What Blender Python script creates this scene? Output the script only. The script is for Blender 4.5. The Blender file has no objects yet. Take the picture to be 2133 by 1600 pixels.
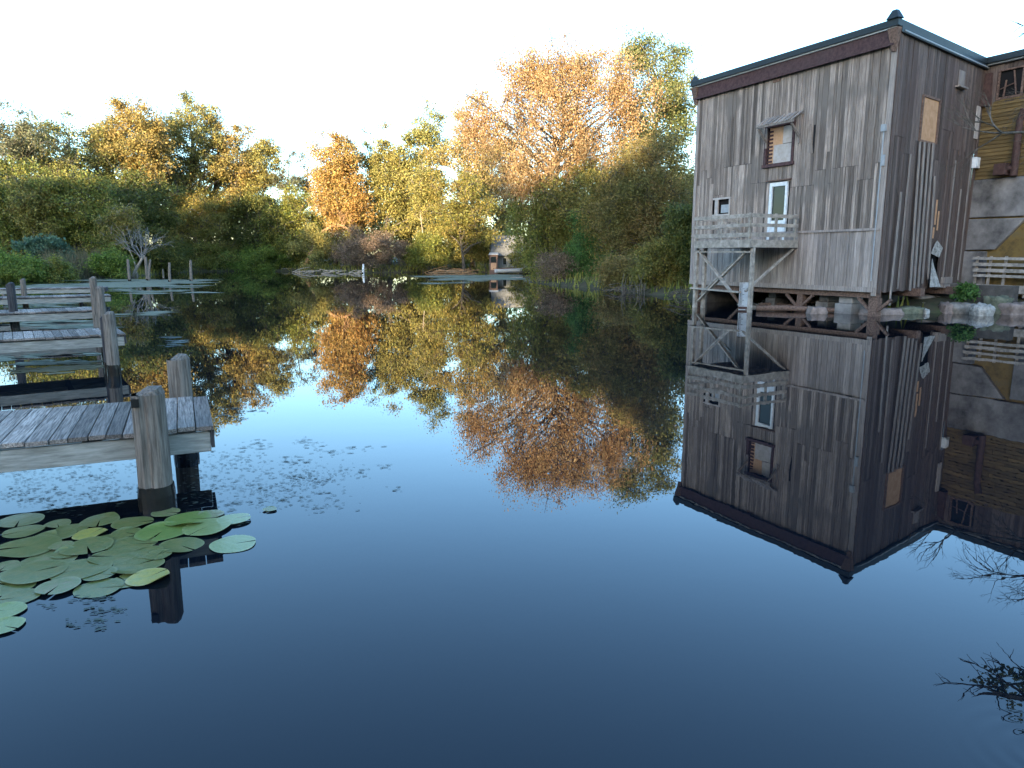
import bpy, math, random
import numpy as np
from math import radians, sin, cos, tan, atan2, pi
from mathutils import Vector, Matrix

# ------------------------------------------------------------------ camera, sky, sun
SC = bpy.context.scene
COL = SC.collection
CAM_Z, PITCH, FPX, PW, PH = 2.0, radians(10.1), 1480.0, 2133, 1600
cam = bpy.data.cameras.new("camera")
cam.lens = 36.0 * FPX / PW
cam.sensor_width = 36.0
cam.clip_end = 3000
camo = bpy.data.objects.new("camera", cam)
camo.location = (0, 0, CAM_Z)
camo.rotation_euler = (radians(90) - PITCH, 0, 0)
COL.objects.link(camo)
SC.camera = camo

SUN_EL = radians(6.5)
SUN_H = np.array([-0.34, -0.94]); SUN_H /= np.linalg.norm(SUN_H)      # horizontal direction towards the sun
w = bpy.data.worlds.new("World"); SC.world = w
w.use_nodes = True
nt = w.node_tree
sky = nt.nodes.new("ShaderNodeTexSky")
sky.sky_type = 'NISHITA'
sky.sun_disc = False
sky.sun_elevation = SUN_EL
sky.sun_rotation = atan2(SUN_H[0], SUN_H[1])
sky.air_density = 1.0; sky.dust_density = 1.0; sky.ozone_density = 2.9
bg = nt.nodes["Background"]
bg.inputs["Strength"].default_value = 0.14
nt.links.new(sky.outputs[0], bg.inputs["Color"])

sl = bpy.data.lights.new("sun", 'SUN')
sl.energy = 2.4; sl.angle = radians(0.5); sl.color = (1.0, 0.79, 0.52)
so = bpy.data.objects.new("sun", sl)
d = Vector((SUN_H[0]*cos(SUN_EL), SUN_H[1]*cos(SUN_EL), sin(SUN_EL)))
so.rotation_euler = d.to_track_quat('Z', 'Y').to_euler()
so.location = (0, -20, 40)
COL.objects.link(so)
SC.view_settings.view_transform = 'Standard'
SC.view_settings.look = 'None'
SC.view_settings.gamma = 1
SC.view_settings.exposure = 3.3

# ------------------------------------------------------------------ helpers
def ray(px, py):
    a = (px-1066.5)/FPX; b = (py-800)/FPX
    return np.array([a, cos(PITCH)-b*sin(PITCH), -sin(PITCH)-b*cos(PITCH)])
def atd(px, py, dist):
    r = ray(px, py); t = dist/r[1]; return r*t + np.array([0, 0, CAM_Z])
def atz(px, py, z=0.0):
    r = ray(px, py); t = (z-CAM_Z)/r[2]; return r*t + np.array([0, 0, CAM_Z])

def tag(o, label=None, cat=None, group=None, kind=None):
    if label: o["label"] = label
    if cat: o["category"] = cat
    if group: o["group"] = group
    if kind: o["kind"] = kind
    return o
def thing(name, label, cat, loc=(0, 0, 0), rz=0.0, group=None):
    o = bpy.data.objects.new(name, None)
    o.location = loc; o.rotation_euler = (0, 0, rz)
    o.empty_display_size = 0.2
    COL.objects.link(o)
    return tag(o, label, cat, group)
def link(name, me, mat, parent=None):
    o = bpy.data.objects.new(name, me)
    if mat is not None and not me.materials: me.materials.append(mat)
    COL.objects.link(o)
    if parent is not None: o.parent = parent
    return o
def np_mesh(name, V, F):
    """V (n,3), F (m,k) arrays, all faces with k corners"""
    me = bpy.data.meshes.new(name)
    V = np.asarray(V, np.float32); F = np.asarray(F, np.int32)
    k = F.shape[1]
    me.vertices.add(len(V)); me.vertices.foreach_set("co", V.ravel())
    me.loops.add(F.size); me.loops.foreach_set("vertex_index", F.ravel())
    me.polygons.add(len(F))
    me.polygons.foreach_set("loop_start", np.arange(0, F.size, k, dtype=np.int32))
    me.polygons.foreach_set("loop_total", np.full(len(F), k, np.int32))
    me.update(calc_edges=True)
    return me

class MB:
    """collects boxes, beams, tubes into one mesh"""
    def __init__(self, M=None):
        self.v = []; self.f = []; self.chunks = []; self.M = M or Matrix.Identity(4); self.smooth = False
    def add(self, vs, fs):
        n = len(self.v); self.chunks.append((n, len(self.f)))
        self.v += [tuple(self.M @ Vector(p)) for p in vs]
        self.f += [tuple(n+i for i in f) for f in fs]
        return self
    def box(self, x0, x1, y0, y1, z0, z1):
        self.add([(x0,y0,z0),(x1,y0,z0),(x1,y1,z0),(x0,y1,z0),(x0,y0,z1),(x1,y0,z1),(x1,y1,z1),(x0,y1,z1)],
                 [(0,3,2,1),(4,5,6,7),(0,1,5,4),(1,2,6,5),(2,3,7,6),(3,0,4,7)])
        return self
    def hexa(self, b, t):
        """bottom quad b, top quad t (ccw from above)"""
        self.add(list(b)+list(t), [(0,3,2,1),(4,5,6,7),(0,1,5,4),(1,2,6,5),(2,3,7,6),(3,0,4,7)])
        return self
    def beam(self, p, q, wd, hd, up=(0, 0, 1)):
        p = Vector(p); q = Vector(q); dr = (q-p).normalized()
        s = dr.cross(Vector(up))
        if s.length < 1e-4: s = dr.cross(Vector((1, 0, 0)))
        s.normalize(); u = s.cross(dr).normalized()
        vs = []
        for c in (p, q):
            for a, b in ((-1,-1),(1,-1),(1,1),(-1,1)):
                vs.append(c + s*(a*wd/2) + u*(b*hd/2))
        self.add(vs, [(0,1,2,3),(4,7,6,5),(0,4,5,1),(1,5,6,2),(2,6,7,3),(3,7,4,0)])
        return self
    def tube(self, pts, rad, n=8, cap=True, jit=0.0, rng=None, prof=None):
        pts = [Vector(p) for p in pts]
        base = len(self.v); vs = []; fs = []
        ref = Vector((0.31, 0.95, 0.05))
        for i, p in enumerate(pts):
            dr = (pts[min(i+1, len(pts)-1)] - pts[max(i-1, 0)]).normalized()
            s = dr.cross(ref)
            if s.length < 0.1: s = dr.cross(Vector((1, 0, 0)))
            s.normalize(); u = s.cross(dr)
            for k in range(n):
                a = 2*pi*k/n
                r = rad[i]*(1 + (rng.uniform(-jit, jit) if rng else 0))*(prof[k] if prof else 1)
                vs.append(p + s*(cos(a)*r) + u*(sin(a)*r))
        for i in range(len(pts)-1):
            for k in range(n):
                a = i*n+k; b = i*n+(k+1) % n
                fs.append((a, b, b+n, a+n))
        if cap:
            fs.append(tuple(range(n-1, -1, -1))); m = (len(pts)-1)*n
            fs.append(tuple(range(m, m+n)))
        self.add(vs, fs)
        return self
    def build(self, name, mat, parent=None, smooth=False, bevel=0.0, origin=None):
        me = bpy.data.meshes.new(name)
        o3 = Vector((0, 0, 0)); q_ = parent
        while q_ is not None:
            if q_.get("_world"): o3 = Vector(q_.location)
            q_ = q_.parent
        me.from_pydata([tuple(Vector(p)-o3) for p in self.v], [], self.f)
        me.update()
        if smooth: me.polygons.foreach_set("use_smooth", [True]*len(me.polygons))
        o = link(name, me, mat, parent)
        if bevel > 0:
            m = o.modifiers.new("bevel", 'BEVEL'); m.width = bevel; m.segments = 2; m.limit_method = 'ANGLE'
        return o
def each(mb, name, mat, parent, **k):
    """every piece collected in mb as a part of its own"""
    out = []
    for i, (v0, f0) in enumerate(mb.chunks):
        v1, f1 = mb.chunks[i+1] if i+1 < len(mb.chunks) else (len(mb.v), len(mb.f))
        m2 = MB(); m2.v = mb.v[v0:v1]; m2.f = [tuple(j-v0 for j in f) for f in mb.f[f0:f1]]
        out.append(m2.build(name, mat, parent, **k))
    return out
def world_thing(name, label, cat, loc, group=None):
    """an Empty whose parts are written in world coordinates"""
    o = thing(name, label, cat, loc, 0, group); o["_world"] = 1
    return o

# ------------------------------------------------------------------ materials
def nodes_of(name):
    m = bpy.data.materials.new(name); m.use_nodes = True
    return m, m.node_tree, m.node_tree.nodes["Principled BSDF"]
def ramp(nt, cols):
    r = nt.nodes.new("ShaderNodeValToRGB")
    e = r.color_ramp.elements
    while len(e) < len(cols): e.new(0.5)
    for i, (p, c) in enumerate(cols):
        e[i].position = p; e[i].color = (*c, 1)
    return r
def mixc(nt, a, b, fac, mode='MIX'):
    m = nt.nodes.new("ShaderNodeMix"); m.data_type = 'RGBA'; m.blend_type = mode
    for s, v in ((m.inputs[6], a), (m.inputs[7], b), (m.inputs[0], fac)):
        if hasattr(v, "links") or hasattr(v, "is_linked"): nt.links.new(v, s)
        elif isinstance(v, tuple): s.default_value = (*v, 1)
        else: s.default_value = v
    return m.outputs[2]
def noise(nt, scale, detail=4, vec=None, rough=0.6):
    n = nt.nodes.new("ShaderNodeTexNoise"); n.inputs["Scale"].default_value = scale
    n.inputs["Detail"].default_value = detail; n.inputs["Roughness"].default_value = rough
    if vec is not None: nt.links.new(vec, n.inputs["Vector"])
    return n
def objvec(nt, scale=(1, 1, 1), rot=(0, 0, 0)):
    tc = nt.nodes.new("ShaderNodeTexCoord"); mp = nt.nodes.new("ShaderNodeMapping")
    mp.inputs["Scale"].default_value = scale; mp.inputs["Rotation"].default_value = rot
    nt.links.new(tc.outputs["Object"], mp.inputs["Vector"]); return mp.outputs[0]

def wood(name, dark, light, tint, grain=(14, 14, 0.55), rough=0.88, stain=0.5, var=0.55, bump=0.35, patch=None):
    """weathered boards: each board (mesh island) its own tone, grain along the small-scale axis, blotchy stains"""
    m, nt, p = nodes_of(name)
    g = noise(nt, 3.0, 6, objvec(nt, grain), 0.65)
    r = ramp(nt, [(0.37, dark), (0.63, light)])
    nt.links.new(g.outputs[0], r.inputs[0])
    geo = nt.nodes.new("ShaderNodeNewGeometry")
    rr = ramp(nt, [(0.0, (1-var,)*3), (0.5, (0.85, 0.85, 0.85)), (1.0, (1+var*0.5,)*3)])
    nt.links.new(geo.outputs["Random Per Island"], rr.inputs[0])
    c = mixc(nt, r.outputs[0], rr.outputs[0], 1.0, 'MULTIPLY')
    s = noise(nt, 0.9, 5, objvec(nt, (1, 1, 0.45) if grain[2] < 1 else (1, 1, 1)), 0.6)
    sr = ramp(nt, [(0.42, (0, 0, 0)), (0.68, (1, 1, 1))]); nt.links.new(s.outputs[0], sr.inputs[0])
    mm = nt.nodes.new("ShaderNodeMath"); mm.operation = 'MULTIPLY'; mm.inputs[1].default_value = stain
    nt.links.new(sr.outputs[0], mm.inputs[0])
    c = mixc(nt, c, tint, mm.outputs[0])
    if patch:
        ps = noise(nt, patch[1], 3, objvec(nt), 0.5)
        pr = ramp(nt, [(0.55, (0, 0, 0)), (0.66, (1, 1, 1))]); nt.links.new(ps.outputs[0], pr.inputs[0])
        c = mixc(nt, c, patch[0], pr.outputs[0])
    nt.links.new(c, p.inputs["Base Color"])
    p.inputs["Roughness"].default_value = rough
    p.inputs["Specular IOR Level"].default_value = 0.25
    if bump:
        b = nt.nodes.new("ShaderNodeBump"); b.inputs["Strength"].default_value = bump; b.inputs["Distance"].default_value = 0.01
        nt.links.new(g.outputs[0], b.inputs["Height"]); nt.links.new(b.outputs[0], p.inputs["Normal"])
    return m
def rough_mat(name, c1, c2, scale=4.0, rough=0.9, bump=0.4, c3=None, dist=0.03):
    m, nt, p = nodes_of(name)
    n = noise(nt, scale, 8, objvec(nt), 0.65)
    stops = [(0.3, c1), (0.7, c2)] if c3 is None else [(0.3, c1), (0.52, c2), (0.72, c3)]
    r = ramp(nt, stops); nt.links.new(n.outputs[0], r.inputs[0])
    nt.links.new(r.outputs[0], p.inputs["Base Color"])
    p.inputs["Roughness"].default_value = rough; p.inputs["Specular IOR Level"].default_value = 0.25
    if bump:
        b = nt.nodes.new("ShaderNodeBump"); b.inputs["Strength"].default_value = bump; b.inputs["Distance"].default_value = dist
        nt.links.new(n.outputs[0], b.inputs["Height"]); nt.links.new(b.outputs[0], p.inputs["Normal"])
    return m
def plain(name, c, rough=0.6, metal=0.0, var=0.15):
    return rough_mat(name, tuple(x*(1-var) for x in c), tuple(min(1, x*(1+var)) for x in c), 9.0, rough, 0.1)
def leafmat(name, c1, c2, c3, scale=0.35, transl=0.35, var=0.5):
    """leaves: patches of c1 and c2 through the crown, single leaves of c3, tone differing leaf by leaf"""
    m, nt, p = nodes_of(name)
    geo = nt.nodes.new("ShaderNodeNewGeometry")
    n = noise(nt, scale, 3, objvec(nt), 0.55)
    r = ramp(nt, [(0.38, c1), (0.62, c2)]); nt.links.new(n.outputs[0], r.inputs[0])
    rr = ramp(nt, [(0.72, (0, 0, 0)), (0.78, (1, 1, 1))]); nt.links.new(geo.outputs["Random Per Island"], rr.inputs[0])
    c = mixc(nt, r.outputs[0], c3, rr.outputs[0])
    wn = nt.nodes.new("ShaderNodeTexWhiteNoise"); wn.noise_dimensions = '1D'
    nt.links.new(geo.outputs["Random Per Island"], wn.inputs["W"])
    vr = ramp(nt, [(0.0, (1-var,)*3), (1.0, (1+var*0.6,)*3)]); nt.links.new(wn.outputs["Value"], vr.inputs[0])
    c = mixc(nt, c, vr.outputs[0], 1.0, 'MULTIPLY')
    nt.links.new(c, p.inputs["Base Color"]); p.inputs["Roughness"].default_value = 0.55
    p.inputs["Specular IOR Level"].default_value = 0.3
    t = nt.nodes.new("ShaderNodeBsdfTranslucent"); nt.links.new(c, t.inputs["Color"])
    mx = nt.nodes.new("ShaderNodeMixShader"); mx.inputs[0].default_value = transl
    nt.links.new(p.outputs[0], mx.inputs[1]); nt.links.new(t.outputs[0], mx.inputs[2])
    nt.links.new(mx.outputs[0], nt.nodes["Material Output"].inputs["Surface"])
    return m

# ------------------------------------------------------------------ the setting: ground, added shade hill, pond
def pip_dist(P, poly):
    """signed distance of points P (n,2) to polygon: negative inside"""
    poly = np.asarray(poly, float); n = len(poly)
    dmin = np.full(len(P), 1e9); inside = np.zeros(len(P), bool)
    for i in range(n):
        a = poly[i]; b = poly[(i+1) % n]; ab = b-a
        t = np.clip(((P-a)@ab)/(ab@ab), 0, 1)
        dmin = np.minimum(dmin, np.hypot(*(P-(a+t[:, None]*ab)).T))
        c = ((a[1] > P[:, 1]) != (b[1] > P[:, 1]))
        with np.errstate(divide='ignore', invalid='ignore'):
            xi = (b[0]-a[0])*(P[:, 1]-a[1])/(b[1]-a[1])+a[0]
        inside ^= c & (P[:, 0] < xi)
    return np.where(inside, -dmin, dmin)
POND = [(-11, 0.5), (-5, -1.6), (5, -1.6), (9, 3), (12, 9.5), (15, 16), (20.5, 22), (18.6, 25.3), (15, 26.0), (14.2, 28.2),
        (12.5, 31.5), (9.8, 35), (7.6, 38.5), (5.2, 46), (2.2, 55), (1.4, 60), (4.5, 74), (6, 88), (4, 97), (-3, 97), (-6, 103),
        (-10, 103), (-15, 97), (-22, 95), (-27, 97), (-31, 104), (-38, 106), (-46, 104), (-43, 88), (-40, 74), (-45, 62), (-36, 45), (-27, 29.4), (-19, 15.5)]
_rs = np.random.RandomState(3)
_ph = _rs.uniform(0, 6.28, (12, 2)); _fr = _rs.uniform(0.03, 0.35, (12, 2)); _am = _rs.uniform(0.3, 1.0, 12)/12
def lumps(x, y):
    s = 0
    for i in range(12):
        s = s + _am[i]*np.sin(_fr[i, 0]*x+_ph[i, 0])*np.cos(_fr[i, 1]*y+_ph[i, 1])
    return s
def ground_z(x, y):
    x = np.atleast_1d(np.asarray(x, float)); y = np.atleast_1d(np.asarray(y, float))
    sd = pip_dist(np.stack([x, y], 1), POND) + lumps(x*3, y*3)*1.2
    up = 0.75*(1-np.exp(-np.maximum(sd, 0)/2.2)) + np.minimum(np.maximum(sd-4, 0)*0.02, 1.6)
    dn = -1.6*(1-np.exp(np.minimum(sd, 0)/2.5))
    return np.where(sd > 0, up*(1+0.5*lumps(x, y)), dn) + 0.02
def gz(x, y): return float(ground_z(x, y)[0])

gx = np.concatenate([np.array([-1500, -900, -500, -320, -220, -160, -125, -100, -85]), np.arange(-75, 45, 0.9), np.array([46, 52, 60, 75, 95, 130, 180, 260, 400, 700, 1500])])
gy = np.concatenate([np.array([-1500, -800, -400, -250, -150, -100, -70, -50, -35, -22, -14]), np.arange(-9, 125, 0.9), np.array([127, 135, 150, 175, 210, 270, 400, 700, 1500])])
GX, GY = np.meshgrid(gx, gy)
GZ = ground_z(GX.ravel(), GY.ravel())
nx, ny = len(gx), len(gy)
ii = np.arange(nx*ny).reshape(ny, nx)
GF = np.stack([ii[:-1, :-1].ravel(), ii[:-1, 1:].ravel(), ii[1:, 1:].ravel(), ii[1:, :-1].ravel()], 1)
me = np_mesh("ground", np.stack([GX.ravel(), GY.ravel(), GZ], 1), GF)
me.polygons.foreach_set("use_smooth", [True]*len(me.polygons))
M_ground = rough_mat("leaf_litter_ground", (0.035, 0.045, 0.018), (0.075, 0.06, 0.035), 1.3, 0.95, 0.6, (0.06, 0.085, 0.028), 0.1)
tag(link("ground", me, M_ground), kind="structure")

# unseen hill added behind the camera, ridge shaped to shade pond and mill
hw = np.concatenate([np.linspace(-360, -101, 50), np.linspace(-100, 60, 330), np.linspace(61, 360, 50)]); hu = np.array([60, 85, 110, 135, 150, 160, 185, 230, 300, 400])
hp = np.array([-0.05, 0.15, 0.55, 0.9, 1.0, 0.98, 0.9, 0.7, 0.4, 0.0])
perp = np.array([-SUN_H[1], SUN_H[0]])        # to the right when looking away from the sun
if perp[0] < 0: perp = -perp
def ridge(wv):
    return 31.0 + 2.6/(1+np.exp(-(wv+9.0)/4.0)) + 4.2/(1+np.exp((wv+60.0)/4.0)) + 1.3*np.sin(wv*0.8+1)+0.9*np.sin(wv*0.37+2.2)+0.9*np.sin(wv*1.7+.5)+0.5*np.sin(wv*3.1)
HV = []
for u_, p_ in zip(hu, hp):
    for w_ in hw:
        q = SUN_H*u_ + perp*w_
        HV.append((q[0], q[1], ridge(w_)*p_*(1+0.03*sin(w_*0.8+u_)) - 0.5*(1-p_)))
ii = np.arange(len(HV)).reshape(len(hu), len(hw))
HF = np.stack([ii[:-1, :-1].ravel(), ii[:-1, 1:].ravel(), ii[1:, 1:].ravel(), ii[1:, :-1].ravel()], 1)
tag(link("shade_hill", np_mesh("shade_hill", HV, HF), M_ground), kind="structure")

# water: one smooth sheet, a faint swell and two dying ripple rings
M_water, nt, p = nodes_of("pond_water")
p.inputs["Base Color"].default_value = (0.003, 0.005, 0.008, 1)
p.inputs["Roughness"].default_value = 0.0
p.inputs["IOR"].default_value = 1.35
v = objvec(nt, (1, 1, 1))
n1 = noise(nt, 1.1, 2, v, 0.5); n2 = noise(nt, 7.0, 2, v, 0.5)
def ring(cx, cy, freq, fall):
    sub = nt.nodes.new("ShaderNodeVectorMath"); sub.operation = 'DISTANCE'; nt.links.new(v, sub.inputs[0]); sub.inputs[1].default_value = (cx, cy, 0)
    s1 = nt.nodes.new("ShaderNodeMath"); s1.operation = 'MULTIPLY'; nt.links.new(sub.outputs["Value"], s1.inputs[0]); s1.inputs[1].default_value = freq
    s2 = nt.nodes.new("ShaderNodeMath"); s2.operation = 'SINE'; nt.links.new(s1.outputs[0], s2.inputs[0])
    e1 = nt.nodes.new("ShaderNodeMapRange"); nt.links.new(sub.outputs["Value"], e1.inputs[0]); e1.inputs[1].default_value = 0; e1.inputs[2].default_value = fall; e1.inputs[3].default_value = 1; e1.inputs[4].default_value = 0
    e2 = nt.nodes.new("ShaderNodeMath"); e2.operation = 'MULTIPLY'; nt.links.new(s2.outputs[0], e2.inputs[0]); nt.links.new(e1.outputs[0], e2.inputs[1])
    return e2.outputs[0]
pa = atz(2175, 1570); pb = atz(1290, 950)
ra = ring(pa[0], pa[1], 70, 0.42); rb = ring(pb[0], pb[1], 34, 0.9)
def madd(a, k, b):
    m_ = nt.nodes.new("ShaderNodeMath"); m_.operation = 'MULTIPLY_ADD'
    nt.links.new(a, m_.inputs[0]); m_.inputs[1].default_value = k
    if b is None: m_.inputs[2].default_value = 0
    else: nt.links.new(b, m_.inputs[2])
    return m_.outputs[0]
hgt = madd(n1.outputs[0], 1.0, None); hgt = madd(n2.outputs[0], 0.12, hgt); hgt = madd(ra, 0.35, hgt); hgt = madd(rb, 0.12, hgt)
b = nt.nodes.new("ShaderNodeBump"); b.inputs["Strength"].default_value = 1.0; b.inputs["Distance"].default_value = 0.0008
nt.links.new(hgt, b.inputs["Height"]); nt.links.new(b.outputs[0], p.inputs["Normal"])
tag(link("water", np_mesh("water", [(-80, -12, 0), (40, -12, 0), (40, 130, 0), (-80, 130, 0)], [(0, 1, 2, 3)]), M_water), kind="structure")

# ------------------------------------------------------------------ plants
PAL = {}
def pal(key):
    P = dict(
        orange=((0.40, 0.22, 0.065), (0.45, 0.29, 0.09), (0.30, 0.24, 0.07)),
        willow=((0.39, 0.25, 0.115), (0.41, 0.30, 0.145), (0.36, 0.20, 0.085)),
        gold=((0.34, 0.24, 0.07), (0.27, 0.235, 0.075), (0.38, 0.26, 0.08)),
        yellow=((0.31, 0.27, 0.075), (0.22, 0.22, 0.065), (0.38, 0.30, 0.085)),
        palegreen=((0.25, 0.25, 0.08), (0.33, 0.29, 0.09), (0.18, 0.20, 0.06)),
        olive=((0.225, 0.205, 0.045), (0.28, 0.215, 0.055), (0.155, 0.17, 0.04)),
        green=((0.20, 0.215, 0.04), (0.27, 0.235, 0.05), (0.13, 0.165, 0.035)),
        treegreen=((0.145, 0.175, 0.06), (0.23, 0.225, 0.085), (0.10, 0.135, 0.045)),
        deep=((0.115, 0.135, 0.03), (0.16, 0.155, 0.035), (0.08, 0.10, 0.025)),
        vine=((0.085, 0.19, 0.045), (0.12, 0.22, 0.055), (0.07, 0.14, 0.035)),
        rust=((0.26, 0.175, 0.06), (0.20, 0.18, 0.05), (0.16, 0.145, 0.04)),
        brown=((0.24, 0.17, 0.115), (0.29, 0.20, 0.13), (0.19, 0.15, 0.09)),
        greygreen=((0.15, 0.16, 0.09), (0.20, 0.19, 0.10), (0.11, 0.13, 0.06)),
        teal=((0.09, 0.16, 0.09), (0.12, 0.19, 0.11), (0.07, 0.12, 0.07)),
        bright=((0.14, 0.21, 0.03), (0.19, 0.23, 0.04), (0.10, 0.16, 0.025)),
        reed=((0.17, 0.14, 0.08), (0.12, 0.13, 0.06), (0.22, 0.17, 0.10)))
    if key not in PAL: PAL[key] = leafmat("leaves_"+key, *P[key])
    return PAL[key]
M_bark = wood("grey_bark", (0.06, 0.05, 0.04), (0.17, 0.14, 0.11), (0.08, 0.08, 0.05), (4, 4, 1.2), stain=0.4, var=0.2)
M_bark_dark = wood("dark_bark", (0.03, 0.025, 0.02), (0.09, 0.07, 0.055), (0.05, 0.045, 0.03), (4, 4, 1.2), stain=0.4, var=0.2)
M_bark_pale = wood("pale_bark", (0.22, 0.18, 0.14), (0.42, 0.36, 0.28), (0.2, 0.17, 0.12), (4, 4, 1.2), stain=0.3, var=0.2)
M_bark_warm = wood("warm_bark", (0.22, 0.12, 0.06), (0.40, 0.24, 0.12), (0.2, 0.13, 0.07), (4, 4, 1.2), stain=0.3, var=0.2)
M_twig = wood("silver_twigs", (0.16, 0.15, 0.14), (0.32, 0.30, 0.28), (0.2, 0.19, 0.16), (4, 4, 1.2), stain=0.3, var=0.3)

def leaf_mesh(name, rs, C, R, n, size, squash=(1, 1, 0.7), droop=0.0, aspect=0.55, flat=0.0):
    """n leaves round each clump centre C (k,3) of radius R (k,)"""
    k = len(C)
    idx = np.repeat(np.arange(k), n)
    off = rs.normal(0, 0.55, (k*n, 3))*np.array(squash)*R[idx][:, None]
    P = C[idx] + off
    if droop: P[:, 2] -= np.abs(rs.normal(0, droop, k*n))*R[idx]
    a = rs.normal(0, 1, (k*n, 3))
    if droop: a[:, 2] -= 1.5
    a[:, 2] *= (1-flat)
    a /= np.linalg.norm(a, axis=1)[:, None]
    q = rs.normal(0, 1, (k*n, 3)); b_ = np.cross(a, q); b_ /= np.linalg.norm(b_, axis=1)[:, None]
    L = size*rs.uniform(0.5, 1.6, k*n)[:, None]
    V = np.empty((k*n, 4, 3))
    V[:, 0] = P - a*L*0.5; V[:, 1] = P + b_*L*aspect*0.5 - a*L*0.08; V[:, 2] = P + a*L*0.5; V[:, 3] = P - b_*L*aspect*0.5 - a*L*0.08
    F = np.arange(k*n*4).reshape(-1, 4)
    return np_mesh(name, V.reshape(-1, 3), F)

def crown_points(rs, n, c, r, shell=0.35, lump=0.28, minz=None):
    dirs = rs.normal(0, 1, (n, 3)); dirs /= np.linalg.norm(dirs, axis=1)[:, None]
    ph = rs.uniform(0, 6.28, 6); fr = rs.uniform(1.5, 4, (6, 3))
    lum = sum(np.sin(dirs@fr[i]+ph[i]) for i in range(6))/6.0
    rad = (shell + (1-shell)*rs.uniform(0, 1, n)**0.5)*(1+lump*2*lum)
    return np.array(c) + dirs*rad[:, None]*np.array(r)

def limbs(mb, rng, base, C, R, tr, H, lean=(0, 0), keep=60, sides=5, fork=0.35):
    """trunk from base upwards with limbs curving to the clump centres"""
    base = Vector(base); top = Vector((base.x+lean[0], base.y+lean[1], base.z+H*0.86))
    def tp(t):
        return base.lerp(top, t) + Vector((sin(t*5+tr*9)*0.025*H, cos(t*4+tr*7)*0.02*H, 0))*min(1, t*3)
    ts = [i/9 for i in range(10)]
    mb.tube([tp(t) for t in ts], [tr*(1.25 if t == 0 else 1)*(1-0.86*t) for t in ts], sides+3, True, 0.08, rng)
    order = list(range(len(C))); rng.shuffle(order)
    for i in order[:keep]:
        c = Vector(C[i])
        hd = math.hypot(c.x-base.x, c.y-base.y)
        t = (c.z-base.z - hd*rng.uniform(0.4, 0.9))/(H*0.86)
        t = max(fork*rng.uniform(0.7, 1.0), min(0.93, t))
        s = tp(t); r0 = tr*(1-0.86*t)*rng.uniform(0.3, 0.6); r0 = max(r0*1.35, 0.03)
        m1 = s.lerp(c, 0.4) + Vector((rng.uniform(-.1, .1)*hd, rng.uniform(-.1, .1)*hd, hd*0.10))
        m2 = s.lerp(c, 0.75) + Vector((rng.uniform(-.06, .06)*hd, rng.uniform(-.06, .06)*hd, hd*0.06))
        mb.tube([s, m1, m2, c], [r0, r0*0.7, r0*0.45, r0*0.2], sides, False)

SEED = [100]
def tree(name, label, cat, px, dist, top, half, bottom, palette, nc=80, nl=90, leaf=0.3, rc=1.3, group=None, tr=None, bark=None,
         lean=0.0, shell=0.35, droop=0.0, squash=(1, 1, 0.7), deep=None, lump=0.32, crown2=None, fork=0.3, base_px=None, keep=60, foliage="crown", wood_name="trunk"):
    """a tree or shrub: photo column px, distance, top and bottom rows of its crown, half width in photo pixels"""
    SEED[0] += 7
    rs = np.random.RandomState(SEED[0]); rng = random.Random(SEED[0])
    T = atd(px, top, dist); B = atd(px, bottom, dist); W = half/FPX*dist*1.03
    bx = atd(base_px if base_px is not None else px, 560, dist)[0]; by = dist
    g = gz(bx, by); g = max(g, -0.15)
    H = T[2]-g
    zc = (T[2]+B[2])/2; rz = (T[2]-B[2])/2
    o = thing(name, label, cat, (bx, by, g), 0, group)
    C = crown_points(rs, nc, (T[0]-bx, 0, zc-g), (W*0.93, (deep or W*0.85), rz*0.97), shell, lump)
    if crown2:
        for (p2, t2, h2, b2, n2) in crown2:
            T2 = atd(p2, t2, dist); B2 = atd(p2, b2, dist); W2 = h2/FPX*dist
            C = np.vstack([C, crown_points(rs, n2, (T2[0]-bx, rs.uniform(-1, 1), (T2[2]+B2[2])/2-g), (W2*0.88, W2*0.8, (T2[2]-B2[2])/2*0.9), shell, lump)])
    C[:, 2] = np.maximum(C[:, 2], 0.15)
    R = rc*1.1*rs.uniform(0.6, 1.35, len(C))
    me = leaf_mesh(foliage, rs, C, R, int(nl*3.0), leaf*0.78, squash, droop)
    link(foliage, me, pal(palette), o)
    mb = MB()
    limbs(mb, rng, (0, 0, -0.3), C, R, tr or max(0.1, H*0.018), H, (T[0]-bx+lean, 0), keep, 5, fork)
    if foliage == "crown":
        for c_, r_ in list(zip(C, R))[:90]:
            for _ in range(3):
                a_ = Vector((rng.gauss(0, 1), rng.gauss(0, 1), rng.gauss(.5, .8))).normalized()*r_*rng.uniform(.7, 1.5)
                p0 = Vector(c_)-a_*.3; mb.tube([p0, p0+a_*.6+Vector((0, 0, .1*r_)), p0+a_*1.2], [0.0005*dist, 0.0004*dist, 0.0002*dist], 3, False)
    mb.build(wood_name, bark or M_bark, o, smooth=True)
    return o
def bush(name, label, px, dist, top, half, bottom, palette, nc=45, nl=80, leaf=0.22, rc=0.7, cat="bush", **k):
    k.setdefault("fork", 0.05); k.setdefault("tr", 0.06); k.setdefault("keep", 25)
    return tree(name, label, cat, px, dist, top, half, bottom, palette, nc, nl, leaf, rc, foliage="foliage", wood_name="stem", **k)

GT = "trees along the far left shore"; GM = "trees across the middle of the far shore"; GR = "trees beside the mill"
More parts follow.
